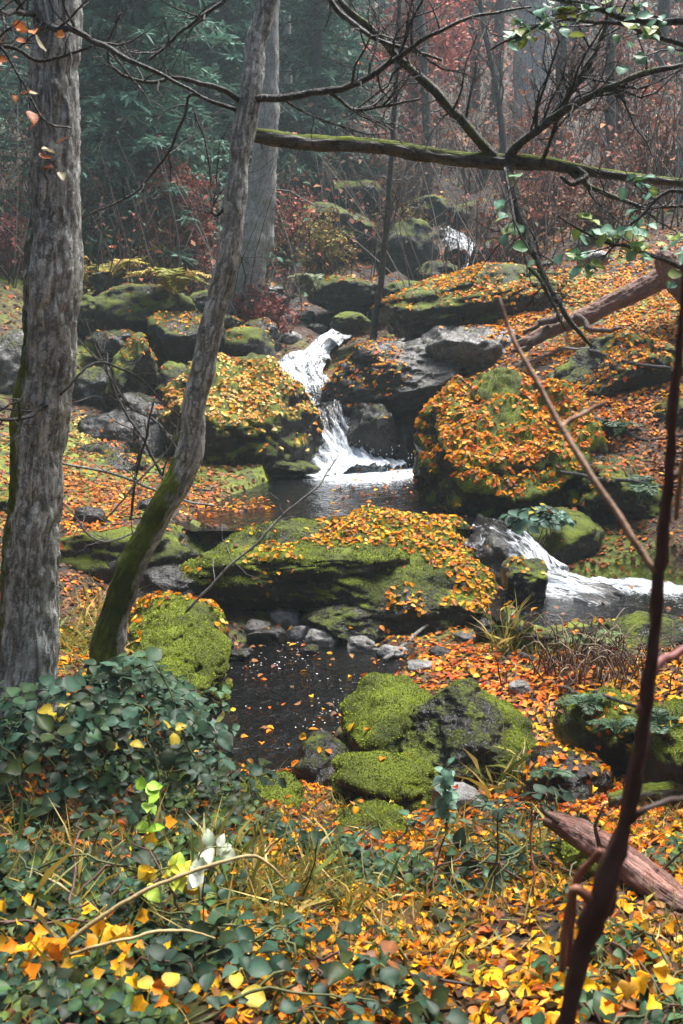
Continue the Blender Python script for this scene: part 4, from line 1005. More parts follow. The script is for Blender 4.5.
# ------------------------------------------------------------------ plants of the near bank
GREENS = [(.010,.036,.021),(.014,.048,.030),(.007,.025,.015),(.020,.055,.024),(.028,.068,.046),(.016,.034,.010)]
def mound(name, label, c, rad, n, size, cols, seed, cat='bush', stems=14, sprig=3, pts_extra=None):
    rng = np.random.default_rng(seed); t = root_thing(name, label, cat, (c[0], c[1], th(c[0], c[1])))
    d = rng.normal(0, 1, (n, 3)); d[:, 2] = np.abs(d[:, 2]) * 1.0; d /= np.linalg.norm(d, axis=1)[:, None]
    k = (.55 + .5 * rng.uniform(0, 1, n) ** .6) * (1 + .35 * vnoise(d * 2.4 + seed, seed))
    p = np.array(c) + d * np.array(rad) * k[:, None]
    g = terrain(p[:, 0], p[:, 1]); p[:, 2] = np.maximum(p[:, 2], g + .03)
    nn = d * .55 + np.array([0, -.25, .8]); nn /= np.linalg.norm(nn, axis=1)[:, None]
    col = np.array(cols)[rng.integers(0, len(cols), n)] * rng.uniform(.6, 1.5, (n, 1))
    od = rng.uniform(0, 1, n); col[od < .04] = (.36, .28, .03); col[od < .015] = (.16, .06, .02)
    fm = MB(); a0 = rng.uniform(0, 6.28, n); sz = size * rng.uniform(.4, 1.45, n)
    for q in range(sprig):
        a = a0 + q * 2.1; ax = np.stack([np.cos(a), np.sin(a), -.15 + 0 * a], 1)
        leaves(fm, p + ax * .012, nn, sz * (1.15 if q == 0 else .9), rng, col, 'ovate', .45, (.08, .55), (.0, .6), 1.0, ax)
    put(fm, 'foliage', M_GREEN, t)
    mb = MB()
    for _ in range(stems):
        i_ = int(rng.integers(n)); e = p[i_]; b = np.array([c[0], c[1], 0]) + np.array([rng.normal(0, .4) * rad[0], rng.normal(0, .4) * rad[1], 0]); b[2] = th(b[0], b[1])
        m = (b + e) / 2 + np.array([0, 0, rad[2] * .5])
        q, rr = tube(mb, [b, m, e], [.005, .004, .0015], 14, 5, wig=.02, seed=int(rng.integers(999)), col=(.10, .05, .035) if rng.uniform() < .5 else (.09, .10, .03), a=-.5)
    put(mb, 'stems', M_STEM, t)
    return t
mound('bramble_bush', 'dark blue-green bramble mounded round the foot of the big trunk', (-1.12, 3.75, -.20), (.56, .5, .50), 330, .056, GREENS, 1)
mound('bramble_bush', 'low spreading bramble under the arching dry cane', (-.92, 2.65, -.06), (.5, .5, .16), 90, .05, GREENS, 2)
mound('bramble_bush', 'small bramble with upright leaves at the foot of the leaning trunk', (-.98, 4.45, -.28), (.36, .3, .40), 190, .066, [(.05,.11,.07),(.04,.09,.05),(.06,.12,.06)], 3)
mound('bramble_bush', 'sparse ground bramble among yellow leaves in the near middle', (-.22, 2.25, -.06), (.5, .4, .13), 90, .05, GREENS, 4)
mound('herb_clump', 'clump of broad dark leaves at the bottom edge among yellow leaves', (.02, 1.98, .0), (.26, .2, .08), 18, .045, GREENS, 5, 'plant')
mound('herb_clump', 'teal-leaved clump in the middle of the near leaf litter', (.30, 3.25, -.28), (.34, .3, .10), 26, .05, [(.05,.12,.07),(.07,.14,.09),(.04,.09,.04)], 6, 'plant')
mound('herb_clump', 'dark green clump under the reddish log', (.62, 3.1, -.25), (.3, .3, .11), 24, .05, GREENS, 7, 'plant')
mound('herb_clump', 'green clump at the bottom right corner below the dark shoot', (.72, 2.2, -.1), (.25, .3, .10), 50, .05, [(.05,.11,.05),(.03,.08,.04)], 8, 'plant')
mound('herb_clump', 'dark leafy clump at the near edge of the lower pool', (-.55, 4.1, -.36), (.3, .25, .10), 30, .05, GREENS, 9, 'plant')
mound('herb_clump', 'green leaves among red leaf litter beneath the ridged boulder', (.78, 4.05, -.48), (.4, .3, .09), 22, .05, GREENS, 10, 'plant')
mound('herb_clump', 'trailing teal leaves over the cascade lip', (1.82, 8.9, -.08), (.28, .2, .18), 50, .10, [(.09,.17,.13),(.06,.13,.09)], 12, 'plant')

# ground cover and grass: nobody could count them
gc = MB(); rg = np.random.default_rng(17)
def ground_pts(n, y0, y1, wid=1.0):
    y = rg.uniform(y0, y1, n); x = rg.uniform(-.5, .5, n) * (y * .95 + .6) * wid
    P, N = [], []
    for a, b in zip(x, y):
        h = down(a, b)
        if h[0] is not None and OWN[OWNER[h[2]]][3] == 'ground' and h[1].z > .3: P.append(h[0][:]); N.append(h[1][:])
    return np.array(P), np.array(N)
P, N = ground_pts(7000, 1.3, 5.2)
dn = fbm(P * 1.5 + 7, 3, 51) + .45 * sstep(.3, -.9, P[:, 0]) - .12 * sstep(3.6, 4.8, P[:, 1])
k = dn > .46; P, N = P[k], N[k]; n = len(P)
col = np.array(GREENS + [(.03,.08,.025),(.045,.09,.025),(.07,.11,.025)])[rg.integers(0, len(GREENS) + 3, n)] * rg.uniform(.7, 1.4, (n, 1))
lift = rg.uniform(.01, .10, (n, 1)); a0 = rg.uniform(0, 6.28, n); sz = rg.uniform(.022, .055, n)
for q in range(3):
    a = a0 + q * 2.1; ax = np.stack([np.cos(a), np.sin(a), 0 * a], 1)
    leaves(gc, P + np.array([0, 0, 1]) * lift + ax * .008, np.tile((0, -.25, 1), (n, 1)), sz, rg, col, 'ovate', .4, (.05, .5), (0, .7), 1.05, ax)
tag(gc.build('ground_cover', M_GREEN, smooth=False), 'low green ivy-like leaves growing through the near leaf litter', 'ground cover', kind='stuff')

gm_ = MB()
def grass(n, y0, y1, h, thr, cols, cx=None, rad=None):
    if cx is None: P, N = ground_pts(n, y0, y1)
    else:
        a = rg.normal(0, 1, (n, 2)) * rad * .5; P = np.array([(cx[0] + u, cx[1] + v, th(cx[0] + u, cx[1] + v)) for u, v in a])
    dn = fbm(P * 2.1 + 3, 3, 61); k = dn > thr; P = P[k]; n = len(P)
    ax = rg.normal(0, .55, (n, 3)); ax[:, 2] = rg.uniform(.35, 1.1, n)
    nr_ = np.cross(ax, rg.normal(0, 1, (n, 3))); nr_ /= np.linalg.norm(nr_, axis=1)[:, None]; nr_[:, 2] = np.abs(nr_[:, 2])
    c = np.array(cols)[rg.integers(0, len(cols), n)] * rg.uniform(.7, 1.3, (n, 1))
    L = h * rg.uniform(.5, 1.3, n)
    leaves(gm_, P, nr_, L, rg, c, 'blade', .1, (0, .2), (.2, 1.3), .024, ax)
G1 = [(.22,.22,.04),(.34,.29,.06),(.12,.17,.03),(.44,.34,.11),(.07,.12,.025),(.40,.28,.05)]
grass(9000, 1.5, 4.6, .12, .0, G1)
grass(2200, 4.6, 7.2, .16, .12, G1)
for px, py, r_, n_, h_ in ((262,905,.26,120,.26),(120,930,.4,200,.22),(60,900,.4,150,.24),(230,880,.2,60,.24),(300,895,.22,70,.2),(506,650,.09,60,.38),(560,655,.2,90,.22),(470,775,.15,60,.22),(520,790,.2,110,.25),(500,860,.25,120,.22),(360,900,.3,70,.16),(410,950,.3,80,.16),(590,960,.3,50,.16),(150,250,.5,120,.5),(90,650,.35,160,.34),(110,620,.4,120,.3),(350,640,.1,30,.15)):
    p = place_on_ground(px, py); grass(n_, 0, 0, h_, -2, G1, (p.x, p.y), r_)
tag(gm_.build('grass', M_GRASS, smooth=False), 'straw and green grass blades among the near leaves', 'grass', kind='stuff')

# single canes and stems
def cane(name, label, ptsw, col, cat='stem', group=None, leafcol=None, nleaf=0, lsize=.05, wig=.006):
    p_, r_ = path(ptsw); t = root_thing(name, label, cat, p_[0], group); mb = MB()
    q, rr = tube(mb, p_, r_, 40, 6, wig=wig, seed=len(label), a=-.5, knots=.2, col=col); put(mb, 'stem', M_STEM, t)
    if nleaf:
        fm = MB(); i_ = rt.integers(8, 40, nleaf); ax = rt.normal(0, 1, (nleaf, 3)); ax[:, 2] *= .4
        leaves(fm, q[i_], np.tile((0, -.5, .8), (nleaf, 1)), lsize * rt.uniform(.7, 1.2, nleaf), rt, np.array(leafcol)[rt.integers(0, len(leafcol), nleaf)], 'ovate', .4, (.05, .4), (0, .5), 1.0, ax)
        put(fm, 'foliage', M_GREEN, t)
    return t
cane('arching_cane', 'long straw-coloured cane arching over the low bramble', [(-40,1040,2.25,6),(20,985,2.25,6),(75,937,2.3,5.5),(140,893,2.35,5),(205,868,2.4,4.5),(255,857,2.45,4),(285,880,2.5,2.5)], (.38,.28,.13), 'cane')
cane('arching_cane', 'short pale cane curving under the longer straw-coloured one', [(70,955,2.2,4),(120,940,2.2,4),(175,930,2.25,3.5),(215,938,2.3,2)], (.40,.30,.14), 'cane')
cane('pale_sprig', 'sprig of whitish-green leaves at the end of the arching cane', [(200,900,2.5,3),(198,870,2.5,2.6),(205,850,2.5,2.2),(232,846,2.5,1.6)], (.3,.3,.15), 'plant', None, [(.62,.70,.50),(.55,.66,.46),(.70,.74,.6)], 14, .05)
cane('bright_sprig', 'sprig of bright lime-green leaves in front of the dark bramble', [(150,840,2.95,3),(148,810,2.95,2.5),(146,785,2.95,2)], (.2,.25,.05), 'plant', None, [(.30,.52,.05),(.26,.46,.05),(.36,.55,.08)], 12, .055)
cane('yellowing_sprig', 'sprig of lime and yellow leaves beside the pale sprig', [(135,905,2.6,3),(150,880,2.6,2.6),(170,868,2.6,2),(185,885,2.6,1.6)], (.2,.2,.05), 'plant', None, [(.40,.46,.05),(.60,.44,.04),(.28,.40,.05),(.75,.36,.03)], 20, .06)
cane('teal_sprig', 'small upright teal plant in front of the ridged boulder', [(446,840,3.9,3.4),(447,805,3.9,3),(444,775,3.9,2.2),(448,765,3.9,1.5)], (.10,.12,.05), 'plant', None, [(.10,.22,.15),(.16,.30,.20),(.22,.36,.27)], 26, .06)
for pa, lb in (([(204,1010,2.3,2.6),(205,940,2.35,2.4),(203,905,2.4,2),(204,870,2.4,1.4)], 'dark dead stem upright beside the pale sprig'), ([(420,940,2.9,2.6),(432,885,2.95,2.3),(440,850,3.0,2),(446,835,3.0,1.4)], 'dark dead stem left of the teal plant'),
               ([(494,940,2.9,2.8),(495,890,2.95,2.6),(497,840,3.0,2),(498,812,3.0,1.4)], 'dark dead stem in the middle of the near litter'), ([(528,935,2.9,3.4),(534,880,2.95,3),(530,842,3.0,2.4),(533,815,3.0,1.6)], 'thickest dead stem, by the end of the reddish log'),
               ([(447,1000,2.5,2.4),(455,950,2.5,2),(470,935,2.5,1.4)], 'short bent dead stem near the bottom edge'), ([(300,905,2.8,2),(312,870,2.8,1.8),(318,840,2.8,1.2)], 'thin dead stem by the yellow grass'),
               ([(640,905,3.0,4),(655,880,3.0,3),(683,850,3.0,3)], 'dark stem slanting behind the close shoot'), ([(560,955,2.6,4),(610,948,2.6,4),(683,945,2.6,3.4)], 'reddish stem lying flat under the close shoot'),
               ([(410,975,2.4,4),(470,985,2.4,4),(520,1005,2.4,3)], 'brown twig lying flat in the bottom leaves')):
    cane('dry_weed', lb, pa, (.035,.022,.018) if 'reddish' not in lb else (.26,.10,.07), 'dry weed', 'dry weed stalks in the near litter')

# ferns
def fern(label, p, L, n, cols, seed, cat='fern', lean=(0, 0), rise=.7):
    rng = np.random.default_rng(seed); t = root_thing('fern', label, cat, p)
    for k_ in range(n):
        a = rng.uniform(0, 6.28); dx, dy = math.cos(a) + lean[0], math.sin(a) * .8 + lean[1]; l = L * rng.uniform(.7, 1.15)
        b = np.array(p); m1 = b + np.array([dx * l * .3, dy * l * .3, l * rise * .55]); e = b + np.array([dx * l * .85, dy * l * .85, l * rise * rng.uniform(.2, .6)])
        mb = MB(); c = np.array(cols)[rng.integers(len(cols))] * rng.uniform(.75, 1.25)
        q, rr = tube(mb, [b, m1, e], [.004 + L * .004, .003 + L * .002, .001], 28, 4, wig=.01, seed=k_, col=c * .6)
        T = np.gradient(q, axis=0); T /= np.linalg.norm(T, axis=1)[:, None]; S = np.cross(T, (0, 0, 1)); S /= np.linalg.norm(S, axis=1)[:, None] + 1e-9
        i_ = np.arange(3, 28); s = l * .26 * np.sin(np.linspace(.25, 1.0, 25) * math.pi) ** .8 + .008
        for sg in (-1, 1):
            ax = S[i_] * sg + T[i_] * .45 + np.array([0, 0, -.15]); nr_ = np.cross(T[i_], S[i_]); nr_ *= np.sign(nr_[:, 2] + 1e-6)[:, None]
            leaves(mb, q[i_], nr_, s, rng, np.tile(c, (25, 1)), 'ovate', .12, (0, .2), (0, .5), .28, ax)
        put(mb, 'frond', M_GREEN, t, False)
    return t
YF = [(.40,.33,.08),(.46,.32,.10),(.30,.30,.08),(.36,.24,.08)]; GF = [(.06,.13,.07),(.05,.10,.05),(.09,.16,.10)]
for px, py, L, n, c, lb in ((140,262,1.1,9,YF,'tall yellowed fern on the boulders behind the leaning trunk'),(110,282,.9,7,YF,'yellowed fern above the dark split boulder'),(175,296,.9,8,YF,'drooping straw-coloured fern beside the leaning trunk'),
        (585,712,.20,6,GF,'dark green fern draped over the rock in the right leaf bank'),(615,735,.18,5,GF,'small fern hanging below the draped rock'),(660,735,.2,6,GF,'green fern at the right edge by the mossy rock'),
        (548,782,.15,6,GF,'low grassy fern beside the ridged boulder'),(500,818,.14,5,GF,'low fern between teal plant and reddish log'),(590,655,.34,7,[(.16,.20,.08),(.10,.16,.06)],'ragged fern beside the dry tangle by the side pool'),
        (318,292,.8,6,[(.22,.24,.14),(.16,.2,.1)],'greyish fern at the shoal above the waterfall'),(612,440,.5,6,GF,'dark fern on the leafy slope above the bank rocks'),(640,500,.45,6,GF,'hanging fern on the shaded bank rock')):
    p, _ = hit(px, py); fern(lb, p[:], L, n, c, int(px + py))

# sticks lying on the leafy slope
for pa, lb in (([(560,474,10.6,4),(620,484,10.5,4),(690,490,10.3,3)], 'long dark stick lying level on the slope above the bank rocks'), ([(590,352,12.6,4),(640,366,12.4,4),(690,372,12.2,4)], 'dark stick under the weathered log on the leafy slope'),
               ([(520,372,12.5,3),(556,352,12.4,3),(592,350,12.3,2)], 'thin pale stick crossing the leaves behind the domed boulder'), ([(596,420,11.4,4),(640,440,11.2,4),(690,436,11.1,3)], 'crooked stick at the right edge of the leafy slope'),
               ([(128,496,9.6,4),(170,488,9.8,3),(216,494,9.9,2)], 'wet stick lying across the rust leaf flat'), ([(560,690,5.6,4),(600,700,5.4,4),(640,712,5.2,3)], 'bent twig over the fern-draped rock'),
               ([(384,662,6.6,5),(410,640,6.9,4),(428,628,7.1,3)], 'pale twig propped against the low dark rock')):
    h_ = [hit(a, b)[0] for a, b, _, _ in pa]
    t = root_thing('fallen_stick', lb, 'stick', h_[0], 'sticks on the banks'); mb = MB()
    P = [v + Vector((0, 0, .02)) for v in h_]; tube(mb, P, [w / 2 / F * v.y for v, (_, _, _, w) in zip(P, pa)], 18, 6, wig=.04, seed=len(lb), a=-.5); put(mb, 'stick', M_PALEB if 'pale' in lb else M_TWIG, t)
# tangle of dry stems by the side pool
p = hit(600, 672)[0]; tg = root_thing('dry_tangle', 'heap of dry brown grass and broken stems at the side pool', 'dry grass', p)
mb = MB()
for _ in range(150):
    a = rt.uniform(0, 6.28); L = rt.uniform(.15, .5); b = np.array(p) + np.array([rt.normal(0, .22), rt.normal(0, .2), -.02]); e = b + np.array([math.cos(a) * L * .7, math.sin(a) * L * .5, rt.uniform(-.05, .35)])
    tube(mb, [b, (b + e) / 2 + np.array([0, 0, .12]), e], [.006, .004, .0015], 9, 4, wig=.02, seed=_, a=-.5, col=np.array([(.12,.07,.05),(.24,.16,.11),(.07,.04,.03),(.32,.24,.16)][_ % 4]))
put(mb, 'stems', M_STEM, tg)

# big fresh leaves caught on top of the low plants
top = MB(); n = 90
px = np.r_[rt.normal(45, 28, 26), rt.normal(110, 25, 16), rt.uniform(0, 250, 22), rt.uniform(540, 680, 26)]; py = np.r_[rt.normal(958, 12, 26), rt.normal(945, 22, 16), rt.uniform(880, 1020, 22), rt.uniform(930, 1020, 26)]
pos = []
for a, b in zip(px, py):
    h = place_on_ground(float(a), float(b)); d = (Vector((0, 0, CAMZ)) - h).normalized(); pos.append((h + d * .22 + Vector((0, 0, .03)))[:])
pos += [at(152, 838, 2.9)[:], at(157, 842, 2.88)[:], at(108, 838, 2.9)[:], at(146, 872, 2.6)[:], at(170, 822, 2.95)[:], at(190, 772, 3.9)[:]]
pos = np.array(pos)
leaves(top, pos, np.tile((0, -.6, .8), (len(pos), 1)), .045 * rt.uniform(.7, 1.2, len(pos)), rt, pick('yellow', len(pos), rt), 'maple', .7, (.1, .7), (-.6, 1.6), 1.0)
tag(top.build('caught_leaves', M_LEAF, smooth=False), 'large fresh yellow and orange leaves caught on the low bramble and herbs', 'fallen leaves', kind='stuff')

# ------------------------------------------------------------------ the wood behind
def conifer_parts(H, seed):
    rng = np.random.default_rng(seed); tr = MB(); cr = MB()
    tube(tr, [(0, 0, -.6), (0, 0, H * .5), (.1, 0, H)], [H * .013, H * .009, .02], 30, 10, wig=.05, seed=seed, a=.2)
    z = H * .06; pos, ax, sz, cl = [], [], [], []
    while z < H * .98:
        f = 1 - z / H; L0 = (.6 + H * .20 * f ** .8) 
        for b in range(int(rng.integers(5, 8))):
            if rng.uniform() < .12: continue
            a = rng.uniform(0, 6.28); L = L0 * rng.uniform(.55, 1.1); d = np.array([math.cos(a), math.sin(a), 0]); s = np.array([-d[1], d[0], 0])
            z0 = z + rng.normal(0, .1); dr = rng.uniform(.15, .42)
            m = int(L * 7) + 3; t = np.linspace(.12, 1, m)
            C = np.array([0, 0, z0]) + d * (t * L)[:, None] + np.array([0, 0, 1]) * (-(t ** 1.5) * L * dr + .12 * L * t)[:, None]
            tube(tr, [C[0] * 0 + np.array([0, 0, z0]), C[m // 2], C[-1]], [.02, .012, .004], 6, 3, a=-.5)
            g = rng.uniform(.7, 1.25)
            for sg in (-1, 1):
                n_ = rng.uniform(.55, 1.1, m); A = s * sg * .9 + d * rng.uniform(.3, .9) + np.array([0, 0, -.35]) + rng.normal(0, .22, (m, 3))
                pos.append(C); ax.append(A); sz.append(n_ * (.18 + .30 * (1 - t)) * min(1.6, .5 + L * .4)); cl.append(np.tile(np.array((.11, .24, .175)) * g, (m, 1)) * rng.uniform(.75, 1.3, (m, 1)))
            A = d * .5 + np.array([0, 0, -.9]) + rng.normal(0, .3, (m, 3)); pos.append(C); ax.append(A); sz.append(rng.uniform(.16, .42, m)); cl.append(np.tile(np.array((.09, .20, .15)) * g, (m, 1)))
        z += rng.uniform(.22, .42) * (.6 + .5 * f) * H / 14
    pos = np.concatenate(pos); ax = np.concatenate(ax); sz = np.concatenate(sz); cl = np.concatenate(cl)
    leaves(cr, pos, np.tile((0, 0, 1.0), (len(pos), 1)), sz, rng, cl, 'kite', .5, (.0, .5), (-.2, .6), .34, ax)
    return tr, cr
con_proto = []
for k_, H in enumerate((11, 14, 17)):
    tr, cr = conifer_parts(H, 70 + k_); r0 = thing('conifer', '', 'tree'); tr.build('trunk', M_TWIG, r0); cr.build('crown', M_NEEDLE, r0, False); con_proto.append(r0)
CON = [(-30,30,1,'dark'),(20,38,2,'tall'),(105,27,0,''),(120,44,2,''),(170,33,1,''),(205,48,2,''),(232,29,0,''),(300,40,2,''),(318,31,0,''),(345,52,2,''),(-120,24,1,''),(60,55,2,''),(255,58,2,''),(415,56,2,''),(560,50,1,''),(690,40,1,''),(480,62,2,''),(150,22.5,0,'')]
CL = ['dark spruce half hidden behind the big trunk, farther left','tall misty spruce directly behind the big trunk','low-branched spruce just right of the big trunk','pale misty spruce between the big trunk and the bare thicket','dense teal spruce above the rust-brown bush','faint grey-green spruce left of the leaning trunk top','short spruce immediately left of the leaning trunk',
      'misty spruce behind the dark sapling\'s left side','small spruce right of the pale broken trunk','very faint spruce high in the fog beside the red-leaved tree','spruce at the far left overhanging the rocks','faint tall spruce in the fog at the upper left','faintest spruce in the fog behind the leaning trunk','fog-grey spruce behind the red-leaved tree','thin spruce in the fog behind the forked limbs','dim spruce at the right edge beyond the grey trunk','faint spruce on the hilltop over the far falls','young spruce with drooping boughs behind the yellowed ferns']
used = set()
for (px, Y, k_, _), lb in zip(CON, CL):
    x = (px - 341.5) / F * Y * 1.0; o = con_proto[k_] if k_ not in used else copy_tree(con_proto[k_]); used.add(k_)
    o.location = (x, Y, th(x, Y) - .2); o.rotation_euler = (0, 0, rt.uniform(0, 6.28)); s = rt.uniform(.85, 1.15); o.scale = (s, s, s * rt.uniform(.95, 1.1)); tag(o, lb, 'tree', 'spruces in the fog')

def bare_tree(label, px, Y, H, w, lean=0.0, mat=None, n=16, L=2.2, leaf=None, nleaf=0, lsize=.16, moss=.1, name='bare_tree', group='bare trees of the slope', t0=.25, pts=None):
    x = (px - 341.5) / F * Y; z = th(x, Y); t = root_thing(name, label, 'tree', (x, Y, z), group)
    r0 = w / 2 / F * Y
    pp = [(x, Y, z - .4), (x + lean * H * .3, Y, z + H * .3), (x + lean * H * .62 + rt.normal(0, .15), Y + .2, z + H * .65), (x + lean * H, Y + .3, z + H)]
    _, P, r = trunk('trunk', pp, [r0 * 1.15, r0, r0 * .7, r0 * .2], mat or M_TWIG, t, int(px) % 50 + 2, 70, 12, .12, lambda V, D, q: moss + 0 * q, .3, t.location)
    mb = MB(); tips = []; sprout(mb, P, r, n, L, rt, 2, 4, .95, .25, tips=tips, t0=t0); put(mb, 'branches', M_TWIG, t)
    if nleaf:
        fm = MB(); k_ = rt.integers(0, len(tips), nleaf); pos = np.array([tips[i][int(rt.integers(2, 7))] for i in k_]) + rt.normal(0, .15, (nleaf, 3))
        leaves(fm, pos, np.tile((0, -.4, .8), (nleaf, 1)), lsize * rt.uniform(.5, 1.3, nleaf), rt, np.array(leaf)[rt.integers(0, len(leaf), nleaf)] * rt.uniform(.6, 1.2, (nleaf, 1)), 'far', .9)
        put(fm, 'foliage', M_NEEDLE, t, False)
    return t
pale = root_thing('broken_tree', 'pale grey trunk leaning behind the slender leaning tree', 'tree', at(238, 312, 18.5))
pts, rad = path([(232,330,18.5,32),(246,280,18.5,34),(256,230,18.5,32),(263,180,18.5,26),(267,130,18.5,21),(269,70,18.5,17),(271,0,18.5,15),(276,-140,18.5,11)])
_, P, r = trunk('trunk', pts, rad, M_PALET, pale, 27, 150, 28, .25, lambda V, D, t: -.3 + .3 * fbm(V, 3, 3), .3, pale.location)
mb = MB(); sprout(mb, P, r, 14, 1.6, rt, 1, 4, 1.0, .1, t0=.3); put(mb, 'branches', M_TWIG, pale)
REDS = [(.72,.22,.17),(.80,.30,.22),(.62,.17,.15),(.82,.38,.26)]; RUST = [(.36,.11,.07),(.46,.16,.09),(.28,.09,.07),(.52,.23,.11)]
bare_tree('misty tree with soft pinkish-red leaves high beside the dark sapling', 408, 33, 7.5, 8, .02, None, 30, 2.6, REDS, 4200, .21, name='red_leaved_tree', group='leafy trees of the slope', t0=.06)
bare_tree('thin tree with reddish leaves at the upper right of the pinkish tree', 468, 38, 8, 9, -.02, None, 24, 2.6, REDS + RUST, 2000, .18, name='red_leaved_tree', group='leafy trees of the slope', t0=.08)
bare_tree('broad dark grey trunk in the fog behind the forked limbs', 522, 33, 16, 30, .0, M_BARK, 12, 3)
bare_tree('grey trunk at the right edge above the white stone', 674, 20, 9, 19, -.01, M_BARK, 14, 2.2)
bare_tree('thin pale trunk left of the dark sapling in the mist', 291, 34, 13, 7, .0, M_PALET, 14, 2.2)
bare_tree('dark misty trunk close to the top of the leaning tree', 310, 42, 16, 16, .01, None, 14, 3)
bare_tree('straight dark trunk between big trunk and leaning tree', 166, 38, 15, 14, .01, None, 14, 2.8)
bare_tree('dark slim trunk over the rust-brown bush', 196, 28, 10, 8, .05, None, 20, 2.2)
bare_tree('slim trunk rising right of the far falls', 545, 27, 11, 9, .03, None, 20, 2.4, RUST, 500, .14)
bare_tree('bare tree over the white stone on the slope', 600, 24, 9, 9, -.05, None, 22, 2.2, RUST, 500, .13)
bare_tree('slender bare tree high on the right slope', 640, 31, 12, 11, .02, None, 20, 2.8, RUST, 500, .15)
bare_tree('bare tree just left of the far falls', 425, 29, 10, 8, -.04, None, 20, 2.4, RUST, 350, .14)
bare_tree('faint bare trunk in the fog above the lodged trunk', 450, 47, 16, 15, .0, None, 14, 3)
bare_tree('faint bare trunk above the far falls', 487, 37, 13, 9, .02, None, 16, 2.6, RUST, 300, .18)
bare_tree('crooked thin tree leaning over the far falls', 500, 25, 8, 6, -.08, None, 20, 2.0)
bare_tree('bare young tree behind the yellowed ferns', 118, 23, 7, 6, .06, None, 20, 1.8)
bare_tree('bare young tree at the far left behind the big trunk', 8, 22, 8, 8, .03, None, 20, 2.0, RUST, 250, .12)

def shrub(label, px, Y, w, h, cols, seed, nleaf=900, twig=(.09,.045,.04), n=22, lsize=.10, name='shrub', group='shrubs of the slope'):
    rng = np.random.default_rng(seed); x = (px - 341.5) / F * Y; z = th(x, Y); W = w / F * Y; H = h / F * Y
    t = root_thing(name, label, 'shrub', (x, Y, z), group); mb = MB(); tips = []
    for _ in range(n):
        a = rng.uniform(0, 6.28); q = rng.uniform(.1, 1); e = np.array([x + math.cos(a) * W * .5 * q, Y + math.sin(a) * W * .45 * q, z + H * math.sqrt(max(.05, 1 - q * q * .8)) * rng.uniform(.75, 1.05)])
        b = np.array([x + math.cos(a) * W * .08, Y + math.sin(a) * W * .08, z - .1]); m = (b + e) / 2 + np.array([0, 0, H * .12])
        P, r = tube(mb, [b, m, e], [.022, .012, .004], 12, 4, wig=.08, seed=int(rng.integers(999)), col=twig, a=-.5); tips.append(P[4:])
        sprout(mb, P, r, 5, H * .42, rng, 1, 3, .9, .15, col=twig, tips=tips)
    put(mb, 'twigs', M_STEM, t)
    if nleaf:
        fm = MB(); k_ = rng.integers(0, len(tips), nleaf); pos = np.array([tips[i][int(rng.integers(2, len(tips[i])))] for i in k_]) + rng.normal(0, .06, (nleaf, 3))
        leaves(fm, pos, np.tile((0, -.3, .8), (nleaf, 1)), lsize * rng.uniform(.5, 1.3, nleaf), rng, np.array(cols)[rng.integers(0, len(cols), nleaf)] * rng.uniform(.6, 1.25, (nleaf, 1)), 'far', .9)
        put(fm, 'foliage', M_NEEDLE, t, False)
    return t
DK = [(.18,.05,.045),(.24,.07,.06),(.13,.045,.04)]; YL = [(.36,.28,.06),(.28,.26,.07),(.42,.24,.06),(.2,.2,.06)]; BR = [(.16,.09,.05),(.22,.12,.06),(.12,.07,.04)]
for a in (('rounded rust-brown bush left of the leaning trunk',188,21.5,86,118,[(.36,.12,.08),(.30,.09,.07),(.42,.17,.11)],1,5200,(.22,.08,.06),40),('dark red brush at the foot of the pale grey trunk',262,18.2,80,55,DK,2,1600,(.18,.05,.05),36),
          ('yellowing shrub on the bank left of the far falls',322,22.5,70,70,YL,3,1300),('pinkish brush beside the yellowing shrub',292,23.5,60,70,REDS[:2]+RUST,4,700),('dark brush just behind the big trunk',70,21,80,90,DK,5,500),
          ('brown thicket under the slope\'s white stone',590,18.5,90,60,BR,6,700),('brown bush on the right slope beneath the lodged trunk',540,22,110,90,RUST,7,1100),('dense brown bush at the right edge of the slope',640,21.5,110,110,RUST+BR,8,1300),
          ('tall twiggy bush above the far falls',470,29,90,80,BR+DK,9,900),('rust bush below the broad dark grey trunk',525,27,100,80,RUST,10,1100),('twiggy maroon bush high on the right slope',610,29,120,100,DK+RUST,11,1300),
          ('brown bush below the pinkish tree',405,28,80,70,BR,12,800),('dim bush behind the split boulder',100,24,90,80,BR+DK,13,700),('pale yellow bush between ferns and rust-brown bush',162,20.5,50,50,YL,14,700),
          ('maroon brush at the far left among tumbled rocks',20,18.5,80,60,DK,15,600),('misty brown bush behind the rust-brown bush',225,29,90,80,BR,16,700),('misty maroon bush near the right corner',665,33,110,90,DK+RUST,17,900),
          ('olive brush on top of the cliff-like rock',400,25,60,50,YL+BR,18,700),('small yellow shrub beside the big trunk',84,18,34,56,YL,19,500),('twiggy brush on the crest of the great leafy slab',505,19.5,70,40,BR,20,300)):
    shrub(*a)

